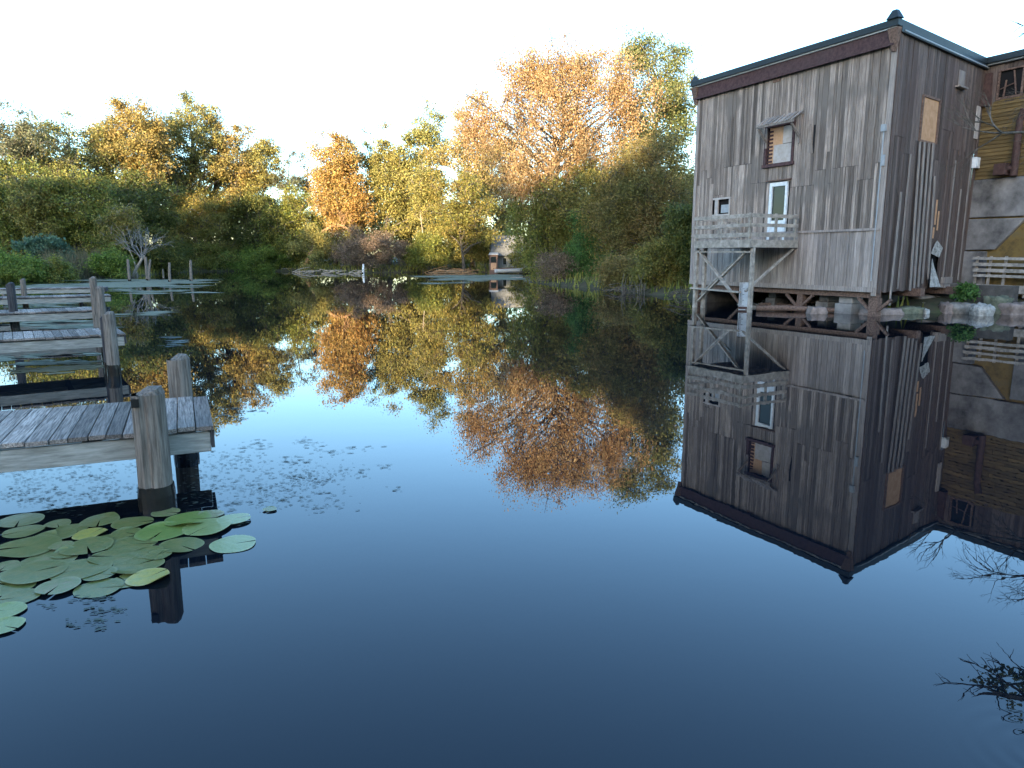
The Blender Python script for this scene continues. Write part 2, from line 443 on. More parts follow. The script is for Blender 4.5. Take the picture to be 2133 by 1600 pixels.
# --- far left
tree("locust_tree", "tall thin locust at the far left edge with sky showing through its feathery grey-green crown", "tree", 25, 92, 222, 75, 370, "greygreen", 60, 55, 0.30, 1.0, GT, shell=0.2)
tree("locust_tree", "thin feathery locust with yellowing tufts, second tree from the left edge", "tree", 120, 96, 240, 80, 400, "palegreen", 62, 55, 0.30, 1.0, GT, shell=0.2, lean=0.5)
tree("maple_tree", "tallest orange-tinted tree on the left shore, its dome turning rusty", "tree", 272, 101, 203, 72, 390, "gold", 110, 95, 0.32, 1.15, GT)
tree("maple_tree", "tall yellow-green tree just right of the orange-tinted dome on the left shore", "tree", 385, 109, 203, 72, 410, "yellow", 95, 80, 0.32, 1.15, GT, shell=0.25)
tree("ash_tree", "rounded yellow-green tree stepping down to the right of the left group", "tree", 482, 111, 250, 52, 420, "gold", 70, 75, 0.30, 1.0, GT, shell=0.25)
tree("ash_tree", "small bright golden tree, last leafy crown before the gap of thin grey trees", "tree", 545, 112, 288, 42, 425, "yellow", 55, 85, 0.30, 0.95, GT, fork=0.45)
tree("poplar_tree", "thin grey half-bare tree left of the sky gap in the tree line", "tree", 592, 112, 298, 32, 480, "greygreen", 40, 42, 0.26, 0.9, GT, shell=0.15, lump=0.1)
tree("poplar_tree", "thin see-through tree right beside the orange tree of the middle group", "tree", 632, 114, 306, 26, 470, "greygreen", 34, 36, 0.26, 0.8, GT, shell=0.15, lump=0.1)
tree("locust_tree", "sparse low locust filling the gap between the feathery pair and the orange-tinted dome", "tree", 190, 99, 262, 55, 420, "palegreen", 48, 55, 0.30, 1.0, GT, shell=0.25)
tree("locust_tree", "slim olive tree wedged between the two tallest crowns of the left shore", "tree", 328, 108, 224, 34, 420, "greygreen", 48, 65, 0.28, 1.0, GT, shell=0.2)
tree("ash_tree", "ragged grey-green tree right behind the tall yellow-green one", "tree", 440, 113, 232, 46, 440, "greygreen", 60, 65, 0.28, 1.05, GT, shell=0.2)
tree("ash_tree", "tan tufted tree standing left of the orange-tinted dome", "tree", 215, 106, 232, 36, 420, "palegreen", 48, 65, 0.28, 1.0, GT, shell=0.2)
tree("ash_tree", "low yellow tree under the rounded crown that ends the left group", "tree", 500, 114, 305, 60, 470, "yellow", 65, 75, 0.28, 1.0, GT)
tree("alder_tree", "olive tree filling the lower middle of the left group", "tree", 345, 112, 320, 80, 500, "olive", 90, 80, 0.28, 1.1, GT)
tree("ash_tree", "pale tufted tree reaching between the two feathery locusts", "tree", 70, 104, 250, 60, 430, "palegreen", 60, 60, 0.28, 1.0, GT, shell=0.2)
# --- shaded understorey, left
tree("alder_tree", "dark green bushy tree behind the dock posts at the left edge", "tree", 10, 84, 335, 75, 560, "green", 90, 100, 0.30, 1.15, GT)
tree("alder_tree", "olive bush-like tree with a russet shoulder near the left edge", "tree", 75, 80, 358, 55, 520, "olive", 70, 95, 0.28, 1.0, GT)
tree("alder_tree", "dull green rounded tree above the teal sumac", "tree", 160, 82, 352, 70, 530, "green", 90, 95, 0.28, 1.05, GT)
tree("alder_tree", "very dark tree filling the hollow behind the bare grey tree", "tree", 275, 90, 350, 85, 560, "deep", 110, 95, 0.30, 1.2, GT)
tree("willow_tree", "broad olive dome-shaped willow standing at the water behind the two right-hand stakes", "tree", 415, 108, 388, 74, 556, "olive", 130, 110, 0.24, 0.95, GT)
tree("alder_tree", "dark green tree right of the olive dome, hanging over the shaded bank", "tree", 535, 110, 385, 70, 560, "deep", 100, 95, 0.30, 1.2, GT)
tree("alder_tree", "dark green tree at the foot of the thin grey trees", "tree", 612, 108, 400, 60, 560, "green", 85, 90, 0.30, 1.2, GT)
tree("birch_tree", "small leaning tree with a sparse ochre top left of the bare grey tree", "tree", 250, 78, 420, 32, 500, "olive", 30, 60, 0.24, 0.75, GT, base_px=285, bark=M_bark_pale, tr=0.09)
bush("sumac_bush", "teal green sumac with upright fronds above the left shore", 88, 72, 490, 36, 548, "teal", 30, 60, 0.42, 0.6)
bush("shrub", "bright green mound of shrubs at the left edge just beyond the docks", 25, 62, 530, 60, 596, "bright", 60, 90, 0.20, 0.65, group="shore shrubs")
bush("shrub", "low green shrub between the reeds and the green mound", 105, 64, 545, 35, 592, "green", 40, 80, 0.2, 0.6, group="shore shrubs")
bush("shrub", "small bright green shrub right of the reed patch", 228, 70, 527, 38, 580, "bright", 40, 85, 0.2, 0.6, group="shore shrubs")
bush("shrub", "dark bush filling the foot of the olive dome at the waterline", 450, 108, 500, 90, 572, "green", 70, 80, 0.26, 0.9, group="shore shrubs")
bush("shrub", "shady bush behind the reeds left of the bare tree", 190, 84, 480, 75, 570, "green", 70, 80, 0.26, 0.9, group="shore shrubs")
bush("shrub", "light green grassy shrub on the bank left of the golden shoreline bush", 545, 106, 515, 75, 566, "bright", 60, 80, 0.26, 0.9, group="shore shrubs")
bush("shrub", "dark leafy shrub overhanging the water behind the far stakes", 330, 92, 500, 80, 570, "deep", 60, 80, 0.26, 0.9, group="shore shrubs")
# the far wood behind the single trees reads as one mass
rs = np.random.RandomState(8); cl = []
for k in range(2000):
    px = rs.uniform(-60, 1480); dd = rs.uniform(118, 132) if px < 1120 else rs.uniform(84, 100)
    ytop = np.interp(px, [0, 300, 500, 600, 640, 680, 850, 980, 1010, 1100, 1250, 1480], [360, 380, 400, 450, 480, 430, 420, 440, 500, 430, 380, 380])+rs.normal(0, 9)
    q = atd(px, 568-(568-ytop)*rs.uniform(0, 1)**0.9, dd); cl.append((q[0], q[1], max(q[2], 0.3)))
C = np.array(cl)
o = link("far_wood", leaf_mesh("far_wood", rs, C, 1.5*rs.uniform(.6, 1.3, len(C)), 70, 0.42), pal("green"))
tag(o, "unbroken dark wood behind the single trees of the far shore", "woodland", kind="stuff")
# --- middle
tree("oak_tree", "glowing orange tree that begins the middle group, right of the sky gap", "tree", 700, 106, 272, 52, 495, "orange", 120, 95, 0.32, 1.1, GM, crown2=[(725, 380, 45, 490, 40)])
tree("ash_tree", "upright yellow-green tree right of the glowing orange one", "tree", 812, 108, 256, 45, 500, "yellow", 105, 95, 0.32, 1.1, GM)
tree("ash_tree", "small ragged tree with sky holes between the orange and the yellow-green tree", "tree", 762, 112, 270, 32, 480, "green", 45, 60, 0.30, 1.0, GM)
tree("cottonwood_tree", "tall pale yellow-green cottonwood with a wispy tip at the middle of the far shore", "tree", 885, 110, 216, 50, 490, "palegreen", 105, 85, 0.32, 1.2, GM, shell=0.25)
tree("cottonwood_tree", "broad golden cottonwood left of the great orange willow", "tree", 985, 106, 238, 75, 470, "gold", 130, 85, 0.30, 1.25, GM, shell=0.25)
tree("alder_tree", "brownish shaded tree in front of the golden cottonwood", "tree", 965, 98, 350, 75, 520, "olive", 85, 80, 0.28, 1.1, GM)
tree("birch_tree", "slim yellow birch with a pale trunk in the middle of the far shore", "tree", 880, 100, 330, 26, 470, "yellow", 40, 80, 0.28, 0.8, GM, bark=M_bark_pale, tr=0.1)
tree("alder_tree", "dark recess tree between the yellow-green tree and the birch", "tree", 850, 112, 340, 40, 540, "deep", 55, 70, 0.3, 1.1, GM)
bush("shrub", "golden yellow bush at the left tip of the brushy point", 652, 98.5, 474, 40, 552, "yellow", 40, 80, 0.26, 0.7, group="shrubs on the brushy point")
bush("shrub", "broad brown leafless-looking thicket on the brushy point", 765, 98, 482, 80, 552, "brown", 90, 90, 0.20, 0.75, group="shrubs on the brushy point")
bush("shrub", "pinkish brown dry shrub at the right end of the brown thicket", 850, 100, 505, 28, 556, "brown", 30, 80, 0.2, 0.6, group="shrubs on the brushy point")
bush("shrub", "dark green shrub right of the dry thicket", 892, 97, 490, 42, 562, "green", 50, 80, 0.24, 0.8, group="shrubs on the brushy point")
bush("shrub", "large yellow-green bush lit by the sun left of the grey-roofed cottage", 955, 104, 440, 65, 552, "yellow", 95, 85, 0.26, 0.95, group="shrubs on the brushy point")
bush("shrub", "small yellow bush close beside the cottage wall", 1008, 102, 475, 28, 552, "yellow", 35, 80, 0.24, 0.7, group="shrubs on the brushy point")
bush("shrub", "green shrub behind the fallen orange trunk", 720, 104, 470, 40, 550, "olive", 45, 70, 0.24, 0.8, group="shrubs on the brushy point")
tree("ash_tree", "yellow-green tree showing between the golden cottonwood and the drooping dark one", "tree", 1050, 108, 300, 48, 500, "yellow", 70, 80, 0.3, 1.1, GM)
# --- right, nearer
tree("willow_tree", "great airy orange willow, the tallest crown right of centre", "tree", 1165, 60, 108, 147, 400, "willow", 165, 95, 0.16, 0.95, GR, shell=0.2, tr=0.34,
     droop=0.6, squash=(0.8, 0.8, 1.0), crown2=[(1085, 76, 52, 200, 32), (1160, 80, 60, 220, 42), (1235, 80, 58, 210, 42), (1290, 105, 42, 270, 28), (1005, 165, 55, 330, 44), (1250, 240, 85, 400, 55), (1095, 300, 75, 430, 50)], keep=110, bark=M_bark_dark)
tree("cottonwood_tree", "tall open green tree behind the mill's left end, topping the roof line", "tree", 1368, 64, 62, 85, 400, "treegreen", 85, 80, 0.20, 0.85, GR, shell=0.3, tr=0.3, lump=0.35,
     crown2=[(1330, 58, 45, 160, 24), (1400, 85, 48, 250, 30), (1432, 180, 26, 330, 18), (1310, 150, 45, 320, 24), (1385, 280, 70, 420, 30)], keep=110)
tree("willow_tree", "dark green drooping tree leaning over the cottage inlet", "tree", 1150, 60, 370, 82, 588, "green", 150, 100, 0.17, 0.8, GR, droop=0.7, squash=(0.9, 0.9, 1.0))
tree("alder_tree", "grey-green tree in the shade below the great orange willow", "tree", 1205, 58, 350, 80, 560, "olive", 110, 95, 0.17, 0.8, GR)
bush("ivy_column", "bright green vine-covered stump draping to the waterline under the willow", 1222, 55, 430, 36, 600, "vine", 95, 100, 0.15, 0.5, cat="vine", droop=0.5)
tree("alder_tree", "rust and olive tree close to the mill's left wall", "tree", 1355, 48, 280, 105, 560, "rust", 200, 105, 0.15, 0.8, GR, tr=0.16)
tree("alder_tree", "olive tree between the vine column and the rusty one", "tree", 1290, 52, 330, 70, 540, "olive", 110, 95, 0.16, 0.75, GR, tr=0.14)
bush("shrub", "mustard coloured shrub at the water left of the balcony legs", 1385, 41, 510, 58, 606, "olive", 75, 95, 0.13, 0.5, group="shrubs by the mill")
bush("shrub", "russet shrub with dangling roots at the water's edge under the olive tree", 1295, 44, 530, 48, 606, "rust", 55, 85, 0.13, 0.5, group="shrubs by the mill")
bush("shrub", "dark shrub squeezed against the mill's left corner", 1440, 40, 420, 45, 600, "deep", 70, 90, 0.15, 0.6, group="shrubs by the mill")
bush("shrub", "grey leafless tangle at the waterline under the drooping green tree", 1160, 55, 520, 42, 590, "brown", 45, 60, 0.13, 0.55, group="shrubs by the mill")

def bare(mb, rng, p, dirv, length, r, depth, spread=0.6, gravity=0.0):
    p = Vector(p); dirv = Vector(dirv).normalized()
    pts = [p]; d_ = dirv.copy(); n = 4
    for i in range(n):
        d_ = (d_ + Vector((rng.uniform(-1, 1), rng.uniform(-1, 1), rng.uniform(-1, 1)))*0.18 + Vector((0, 0, gravity))).normalized()
        pts.append(pts[-1]+d_*(length/n))
    mb.tube(pts, [r*(1-0.14*i) for i in range(n+1)], 5 if r > 0.02 else 3, False)
    if depth > 0:
        for k in range(rng.choice([2, 3, 3])):
            q = pts[rng.choice([2, 3, 4, 4])]
            nd = (d_ + Vector((rng.uniform(-1, 1), rng.uniform(-1, 1), rng.uniform(-1, 1)))*spread).normalized()
            bare(mb, rng, q, nd, length*rng.uniform(0.55, 0.8), r*0.58, depth-1, spread, gravity)
    return pts[-1]
rng = random.Random(5)
b0 = atd(272, 560, 76); g0 = gz(b0[0], b0[1])
t = thing("bare_tree", "bare silvery tree with a fan of twigs and a leaning trunk on the left shore", "tree", (b0[0], b0[1], g0))
mb = MB(); mb.tube([(0, 0, -0.2), (0.4, 0, 0.7), (1.1, 0, 1.7), (1.5, 0, 2.4)], [0.2, 0.16, 0.13, 0.11], 7); mb.build("trunk", M_bark_pale, t, True)
mb = MB()
for k in range(11):
    a = -0.9 + 1.8*k/10
    bare(mb, rng, (1.1+0.3*rng.random(), 0, 1.7+0.7*rng.random()), (sin(a)+0.25, rng.uniform(-.4, .4), cos(a)), 1.7, 0.045, 3, 0.55)
mb.build("branches", M_twig, t)
# fallen trunk on the point
f0 = atd(668, 486, 103); f1 = atd(705, 467, 103); f2 = atd(742, 490, 103)
t = world_thing("fallen_tree", "sunlit orange fallen trunk arching over the brushy point", "tree trunk", (f0[0], f0[1], gz(f0[0], f0[1])))
mb = MB(); mb.tube([(f0[0]-2.6, f0[1], 0.5), f0, f1-np.array([0.6, 0, 0]), f1+np.array([0.6, 0, -.2]), f2, f2+np.array([1.5, 0, -1.5])], [0.3, 0.26, 0.22, 0.18, 0.13, 0.08], 8); mb.build("trunk", M_bark_warm, t, True)
mb = MB()
for k in range(7): bare(mb, rng, f1+(f2-f1)*k/7, (rng.uniform(-.4, 1), rng.uniform(-.5, .5), rng.uniform(-0.2, 1)), 1.6, 0.06, 2)
mb.build("branches", M_bark_warm, t)
def sticks(name, label, px0, px1, py0, py1, n, mat, L=(1.0, 3.0), sr=1.0):
    c = atz((px0+px1)/2, (py0+py1)/2)
    t = world_thing(name, label, "driftwood", (c[0], c[1], 0))
    mb = MB()
    for k in range(n):
        q = atz(rng.uniform(px0, px1), rng.uniform(py0, py1)); q[1] = min(q[1], 106)
        l = rng.uniform(*L); a = rng.uniform(-.5, .5)
        dv = Vector((cos(a), sin(a)*0.6, rng.uniform(-0.10, 0.32)))*l
        p0 = Vector((q[0], q[1], rng.uniform(0.02, 0.45)))
        mb.tube([p0-dv/2, p0+Vector((0, 0, rng.uniform(-.1, .15))), p0+dv/2], [0.06*sr, 0.05*sr, 0.025*sr], 5, False)
    each(mb, "stick", mat, t); return t
sticks("brush_pile", "tangle of pale driftwood sticks along the waterline below the brown thicket", 625, 755, 561, 571, 60, M_bark_pale)
sticks("brush_pile", "low heap of long dry poles at the waterline left of the cottage", 905, 1000, 565, 570, 22, M_bark_warm, (2, 5))
sticks("brush_pile", "bundle of bleached roots hanging at the waterline under the russet shrub", 1270, 1400, 606, 613, 26, M_bark, (0.5, 1.3), 0.4)
sticks("brush_pile", "scatter of broken sticks against the left balcony leg", 1395, 1440, 620, 632, 16, M_bark, (0.4, 1.0), 0.35)
# dangling roots/stems at the near right bank
t = world_thing("exposed_roots", "pale exposed roots standing in the water beside the mill's shrubs", "tree roots", (*atz(1318, 612)[:2], 0))
mb = MB()
for k in range(26):
    q = atz(rng.uniform(1290, 1345), rng.uniform(609, 615)); hgt_ = rng.uniform(0.3, 1.2)
    mb.tube([(q[0], q[1], -0.2), (q[0]+rng.uniform(-.1, .1), q[1]+.1, hgt_*0.5), (q[0]+rng.uniform(-.3, .3), q[1]+.4, hgt_)], [0.026, 0.02, 0.01], 5, False)
mb.build("roots", M_bark, t)

# reeds and grass: nobody could count them
def blades(name, label, spots, mat, h, wd):
    rs = np.random.RandomState(len(spots)+9)
    V = []; P = np.array(spots); n = len(P)
    hh = h*rs.uniform(0.5, 1.2, n); a = rs.uniform(0, 6.28, n); ln = rs.normal(0, 0.25, (n, 2))*hh[:, None]
    V = np.empty((n, 3, 3))
    V[:, 0] = P + np.stack([np.cos(a), np.sin(a), 0*a], 1)*wd; V[:, 1] = P - np.stack([np.cos(a), np.sin(a), 0*a], 1)*wd
    V[:, 2] = P + np.stack([ln[:, 0], ln[:, 1], hh], 1)
    o = link(name, np_mesh(name, V.reshape(-1, 3), np.arange(n*3).reshape(-1, 3)), mat)
    return tag(o, label, "grass" if "grass" in name else "reeds", kind="stuff")
rs = np.random.RandomState(11)
sp = []
while len(sp) < 2600:
    q = atd(rs.uniform(95, 275), 570, rs.uniform(66, 76)); z = gz(q[0], q[1])
    if z > -0.25: sp.append((q[0], q[1], max(z, -0.05)))
blades("reeds", "grey-brown reed patch standing along the left shore", sp, pal("reed"), 2.3, 0.03)
sp = []
Q = rs.uniform((-75, 20), (15, 112), (60000, 2)); Z = ground_z(Q[:, 0], Q[:, 1]); D = pip_dist(Q, POND)
ok = (Z > 0.02) & (D < 5.0)
for (x, y), z in zip(Q[ok], Z[ok]): sp.append((x, y, z-0.05))
blades("grass", "rough green grass and weeds fringing the pond banks", sp, pal("green"), 0.7, 0.06)

# ------------------------------------------------------------------ the mill
N3 = np.array([12.45, 24.5]); L3 = np.array([8.15, 32.6]); R3 = np.array([18.3, 29.2])
def frame(A, B):
    u = (B-A)/np.linalg.norm(B-A); n_ = np.array([-u[1], u[0]])
    if n_@(-A) < 0: n_ = -n_
    M = Matrix(((u[0], n_[0], 0, A[0]), (u[1], n_[1], 0, A[1]), (0, 0, 1, 0), (0, 0, 0, 1)))
    return M, u, n_
MR, uR, nR = frame(N3, L3)          # river wall: x along the wall to its far end, y out over the water
ME, uE, nE = frame(N3, R3)          # end wall: x from the near corner to the wing
W3 = R3 - uR*7.0
MW, uW, nW = frame(R3, W3)          # wing wall, running back towards the photographer
LR, LE = 9.17, float(np.linalg.norm(R3-N3))
HT, Z0 = 9.32, 0.95

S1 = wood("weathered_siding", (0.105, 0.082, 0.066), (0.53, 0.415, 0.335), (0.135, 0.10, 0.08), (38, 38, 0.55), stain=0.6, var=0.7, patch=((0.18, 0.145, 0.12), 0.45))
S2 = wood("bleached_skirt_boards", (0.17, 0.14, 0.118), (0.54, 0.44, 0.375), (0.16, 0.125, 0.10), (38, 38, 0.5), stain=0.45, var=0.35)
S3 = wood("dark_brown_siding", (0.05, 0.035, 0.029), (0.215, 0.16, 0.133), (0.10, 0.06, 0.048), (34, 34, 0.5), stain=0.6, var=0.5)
S4 = wood("silver_lath", (0.17, 0.14, 0.12), (0.42, 0.35, 0.30), (0.12, 0.10, 0.09), stain=0.3, var=0.35)
M_beam = wood("grey_timber", (0.25, 0.215, 0.18), (0.50, 0.43, 0.36), (0.18, 0.165, 0.12), (1.6, 1.6, 1.6), stain=0.35, var=0.3)
M_beam_dark = wood("brown_timber", (0.10, 0.06, 0.045), (0.24, 0.15, 0.11), (0.12, 0.08, 0.06), (5, 5, 5), stain=0.35, var=0.3)
M_red = wood("maroon_fascia", (0.055, 0.028, 0.028), (0.11, 0.06, 0.056), (0.07, 0.05, 0.05), (3, 3, 3), stain=0.4, var=0.25)
M_roof = plain("dark_roof_metal", (0.022, 0.028, 0.03), 0.5)
M_drip = plain("pale_drip_edge", (0.5, 0.5, 0.5), 0.5)
M_white = plain("white_paint", (0.72, 0.72, 0.70), 0.5)
M_ply = rough_mat("plywood", (0.42, 0.22, 0.11), (0.58, 0.34, 0.19), 5.0, 0.8, 0.1)
M_ply2 = rough_mat("faded_board", (0.36, 0.30, 0.25), (0.52, 0.46, 0.42), 5.0, 0.8, 0.1)
M_dark = plain("dark_interior", (0.012, 0.011, 0.011), 0.9)
M_glass, nt, p = nodes_of("window_glass"); p.inputs["Base Color"].default_value = (0.02, 0.025, 0.022, 1); p.inputs["Roughness"].default_value = 0.08
M_conc = rough_mat("old_concrete", (0.05, 0.046, 0.042), (0.21, 0.19, 0.175), 0.9, 0.9, 0.6, (0.36, 0.33, 0.30))
M_stone = rough_mat("grey_stone", (0.10, 0.09, 0.075), (0.30, 0.26, 0.22), 4.0, 0.9, 0.8)
M_stone_pink = rough_mat("pinkish_stone", (0.12, 0.09, 0.075), (0.34, 0.26, 0.22), 4.0, 0.9, 0.8)
M_stone_white = rough_mat("whitewashed_stone", (0.14, 0.13, 0.115), (0.52, 0.49, 0.44), 7.0, 0.9, 1.0)
M_stone_green = rough_mat("mossy_stone", (0.06, 0.07, 0.045), (0.20, 0.20, 0.14), 5.0, 0.9, 0.8)
M_stone_dark = rough_mat("sky_blocker_stone", (0.05, 0.045, 0.04), (0.14, 0.125, 0.11), 2.0, 0.9, 0.8)  # dark stone of the added blocking walls under the mill
M_yellow = wood("ochre_clapboard", (0.125, 0.078, 0.03), (0.235, 0.155, 0.06), (0.08, 0.06, 0.036), (0.7, 0.7, 9), stain=0.45, var=0.35)
M_rust = rough_mat("rusty_iron", (0.05, 0.027, 0.022), (0.115, 0.062, 0.05), 6.0, 0.8, 0.3)
M_metal = plain("grey_metal", (0.32, 0.33, 0.33), 0.5)

mill = world_thing("wooden_mill", "big weathered grey plank mill building standing on stilts over the right side of the pond", "mill building", (N3[0], N3[1], 0))
fp = [N3, L3, L3 + (R3-N3)*1.0, R3]
def prism(mb, poly, z0, z1):
    n = len(poly)
    a = sum(poly[i][0]*poly[(i+1) % n][1]-poly[(i+1) % n][0]*poly[i][1] for i in range(n))
    if a < 0: poly = poly[::-1]
    mb.add([(q[0], q[1], z0) for q in poly]+[(q[0], q[1], z1) for q in poly],
           [tuple(range(n-1, -1, -1)), tuple(range(n, 2*n))]+[(i, (i+1) % n, n+(i+1) % n, n+i) for i in range(n)])
cen = sum(fp)/4
inner = [q+(cen-q)*0.022 for q in fp]
mb = MB(); prism(mb, inner, Z0+0.05, HT); mb.build("wall", M_dark, mill)
prng = random.Random(21)
def siding(name, M, length, rows, openings, mat, wrange=(0.07, 0.135), gap=0.006, out=0.0, thick=0.03, skew=0.0):
    mb = MB(M); s = 0.0; brk = 0.0; nxt = None
    while s < length-0.02:
        wd = min(prng.uniform(*wrange), length-s)
        for (za, zb, jz) in rows:
            a = za; b_ = zb
            if jz == 'brk':
                if prng.random() < 0.22: brk = prng.choice([-0.5, -0.2, 0.0, 0.0, 0.25, 0.6])
                b_ = zb + brk; nxt = b_ + 0.012
            elif nxt is not None and za > 4: a = nxt
            segs = [(a, b_)]
            for (o0, o1, oz0, oz1) in openings:
                if s+wd > o0 and s < o1:
                    ns = []
                    for (q0, q1) in segs:
                        if oz1 <= q0 or oz0 >= q1: ns.append((q0, q1)); continue
                        if oz0-q0 > 0.03: ns.append((q0, oz0))
                        if q1-oz1 > 0.03: ns.append((oz1, q1))
                    segs = ns
            for (q0, q1) in segs:
                o_ = out + prng.uniform(0, 0.022); k = prng.uniform(-skew, skew)
                e0 = q0 - (prng.uniform(0, 0.05) if (q0 == za and za < 3) else 0)
                mb.hexa([(s+gap, o_, e0), (s+wd-gap, o_, e0), (s+wd-gap, o_+thick, e0), (s+gap, o_+thick, e0)],
                        [(s+gap+k, o_, q1), (s+wd-gap+k, o_, q1), (s+wd-gap+k, o_+thick, q1), (s+gap+k, o_+thick, q1)])
        s += wd
    return mb.build(name, mat, mill)
win = (3.93, 5.15, 5.6, 6.95); door = (4.0, 4.86, 2.66, 4.86); sw = (6.95, 7.97, 3.82, 4.5)
up = siding("siding", MR, LR, [(2.98, 5.12, "brk"), (5.14, 8.9, 0)], [win, door, sw], S1, skew=0.006)
sk = siding("skirt_boards", MR, LR, [(Z0, 2.92, 0)], [], S2, wrange=(0.1, 0.16), out=0.03); sk["label"] = "paler bleached boards below the ledge"
mb = MB(MR); mb.box(-0.02, LR, 0.05, 0.13, 2.90, 2.98); mb.box(-0.02, LR, 0.06, 0.12, 0.82, 0.99); mb.build("ledge", S2, mill)
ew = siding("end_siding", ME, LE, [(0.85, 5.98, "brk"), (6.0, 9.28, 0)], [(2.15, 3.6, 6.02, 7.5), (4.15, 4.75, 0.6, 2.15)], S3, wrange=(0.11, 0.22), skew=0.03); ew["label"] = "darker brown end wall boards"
# loose laths leaning on the end wall
mb = MB(ME)
for (e0, e1, z0_, z1_, wv) in ((2.30, 2.05, 5.95, 0.82, .12), (2.62, 2.42, 5.97, 0.78, .13), (2.95, 2.80, 5.97, 0.95, .12), (3.28, 3.15, 6.0, 1.05, .11), (0.75, 0.95, 4.2, 0.35, .10), (3.75, 3.55, 4.9, 1.2, .1)):
    mb.beam((e1, 0.13, z0_), (e0, 0.17, z1_), wv, 0.03, (0, 1, 0))
for (e, za, zb) in ((1.5, 0.9, 5.5), (5.4, 1.2, 5.6), (6.2, 1.0, 4.6), (6.9, 1.1, 5.9)):
    mb.beam((e, 0.07, za), (e+0.05, 0.065, zb), 0.09, 0.025, (0, 1, 0))
each(mb, "loose_lath", S4, mill)
# corner boards
mb = MB(MR); mb.box(-0.06, 0.12, 0.055, 0.085, 0.7, 9.1); mb.box(LR-0.14, LR+0.03, 0.055, 0.085, 0.9, 8.9); each(mb, "corner_board", S2, mill)
mb = MB(ME); mb.box(-0.03, 0.13, 0.05, 0.08, 0.8, 9.1); mb.box(LE-0.2, LE-0.05, 0.05, 0.08, 1.0, 9.2); each(mb, "corner_board", S3, mill)
# roof: maroon fascia, pale drip edge, dark coping
mb = MB(MR); mb.box(0.0, LR+0.15, 0.06, 0.17, 8.78, 9.24); mb.box(0.0, LR+0.15, 0.172, 0.20, 8.74, 8.84); mb.build("fascia", M_red, mill)
mb = MB(MR); mb.box(-0.05, LR+0.18, 0.05, 0.225, 9.245, 9.29); mb.build("drip_edge", M_drip, mill)
mb = MB(); o_ = 0.32
rp = [N3+nR*o_+nE*0.16, L3+nR*o_+uR*0.25, fp[2]+uR*0.25, R3+nE*0.16]
prism(mb, rp, 9.295, 9.50)
mb.M = ME; mb.box(-0.1, LE-0.02, 0.05, 0.15, 9.12, 9.285)
mb.build("roof", M_roof, mill)
mb = MB(ME); mb.box(0.1, LE-0.05, 0.152, 0.17, 9.16, 9.20); mb.build("drip_edge", M_metal, mill)
cap = MB(MR)
for (sx, k) in ((0.02, 1.0), (LR+0.12, 0.75)):
    a, h_ = 0.22*k, 0.27*k
    cap.hexa([(sx-a, 0.06, 9.505), (sx+a, 0.06, 9.505), (sx+a, 0.06+2*a*0.7, 9.505), (sx-a, 0.06+2*a*0.7, 9.505)],
             [(sx-a*.35, 0.06+a*.4, 9.505+h_), (sx+a*.35, 0.06+a*.4, 9.505+h_), (sx+a*.35, 0.06+a, 9.505+h_), (sx-a*.35, 0.06+a, 9.505+h_)])
each(cap, "roof_cap", M_roof, mill)
br = MB(MR)
for sx in (0.0, LR+0.05):
    br.hexa([(sx-0.06, 0.09, 8.55), (sx+0.10, 0.09, 8.55), (sx+0.10, 0.14, 8.55), (sx-0.06, 0.14, 8.55)], [(sx-0.16, 0.08, 9.24), (sx+0.2, 0.08, 9.24), (sx+0.2, 0.30, 9.24), (sx-0.16, 0.30, 9.24)])
each(br, "eave_bracket", M_beam_dark, mill)
# upper window with its slatted hood
wn = MB(MR)
for q in ((win[0]-.1, win[0], win[2]-.1, win[3]+.12), (win[1], win[1]+.12, win[2]-.1, win[3]+.12)): wn.box(q[0], q[1], 0.0, 0.10, q[2], q[3])
wn.box(win[0]-.1, win[1]+.12, 0.012, 0.11, win[3], win[3]+.1); wn.box(win[0]-.14, win[1]+.14, 0.0, 0.14, win[2]-.14, win[2]-.02)
wf = wn.build("window", M_red, mill); wf["label"] = "boarded window under a slatted hood"
q = MB(MR); q.box(win[0]+.02, win[1]-.3, -0.02, 0.005, win[2], 6.28); q.box(win[0]+.02, win[0]+.5, -0.02, 0.007, 6.3, win[3]-.02); q.build("faded_panel", M_ply2, wf).matrix_parent_inverse = Matrix.Identity(4)
q = MB(MR); q.box(win[0]+.52, win[1]-.06, -0.03, -0.004, win[2]+.02, win[3]); q.build("plywood_panel", M_ply, wf)
q = MB(MR)
for k in range(9): q.box(win[1]-.24, win[1]-.02, -0.005, 0.02, win[2]+0.05+k*0.14, win[2]+0.12+k*0.14)
each(q, "louvre", M_red, wf)
hood = MB(MR)
n_s = 7
for k in range(n_s):
    s0 = 3.56 + k*(5.15-3.56)/(n_s-1)
    hood.beam((s0, 0.06, 7.34), (s0+0.04, 0.62, 6.97), 0.17 if k % 3 else 0.11, 0.035, (0, 0, 1))
hood.beam((3.48, 0.57, 6.94), (5.25, 0.57, 6.94), 0.06, 0.07); hood.beam((3.48, 0.08, 7.26), (5.25, 0.08, 7.26), 0.06, 0.09)
for sx in (3.6, 5.18): hood.beam((sx, 0.07, 6.4), (sx, 0.55, 6.88), 0.07, 0.07); hood.beam((sx, 0.08, 6.2), (sx, 0.08, 7.3), 0.07, 0.06, (0, 1, 0))
hd_ = world_hood = hood.build("window_hood", S4, mill)
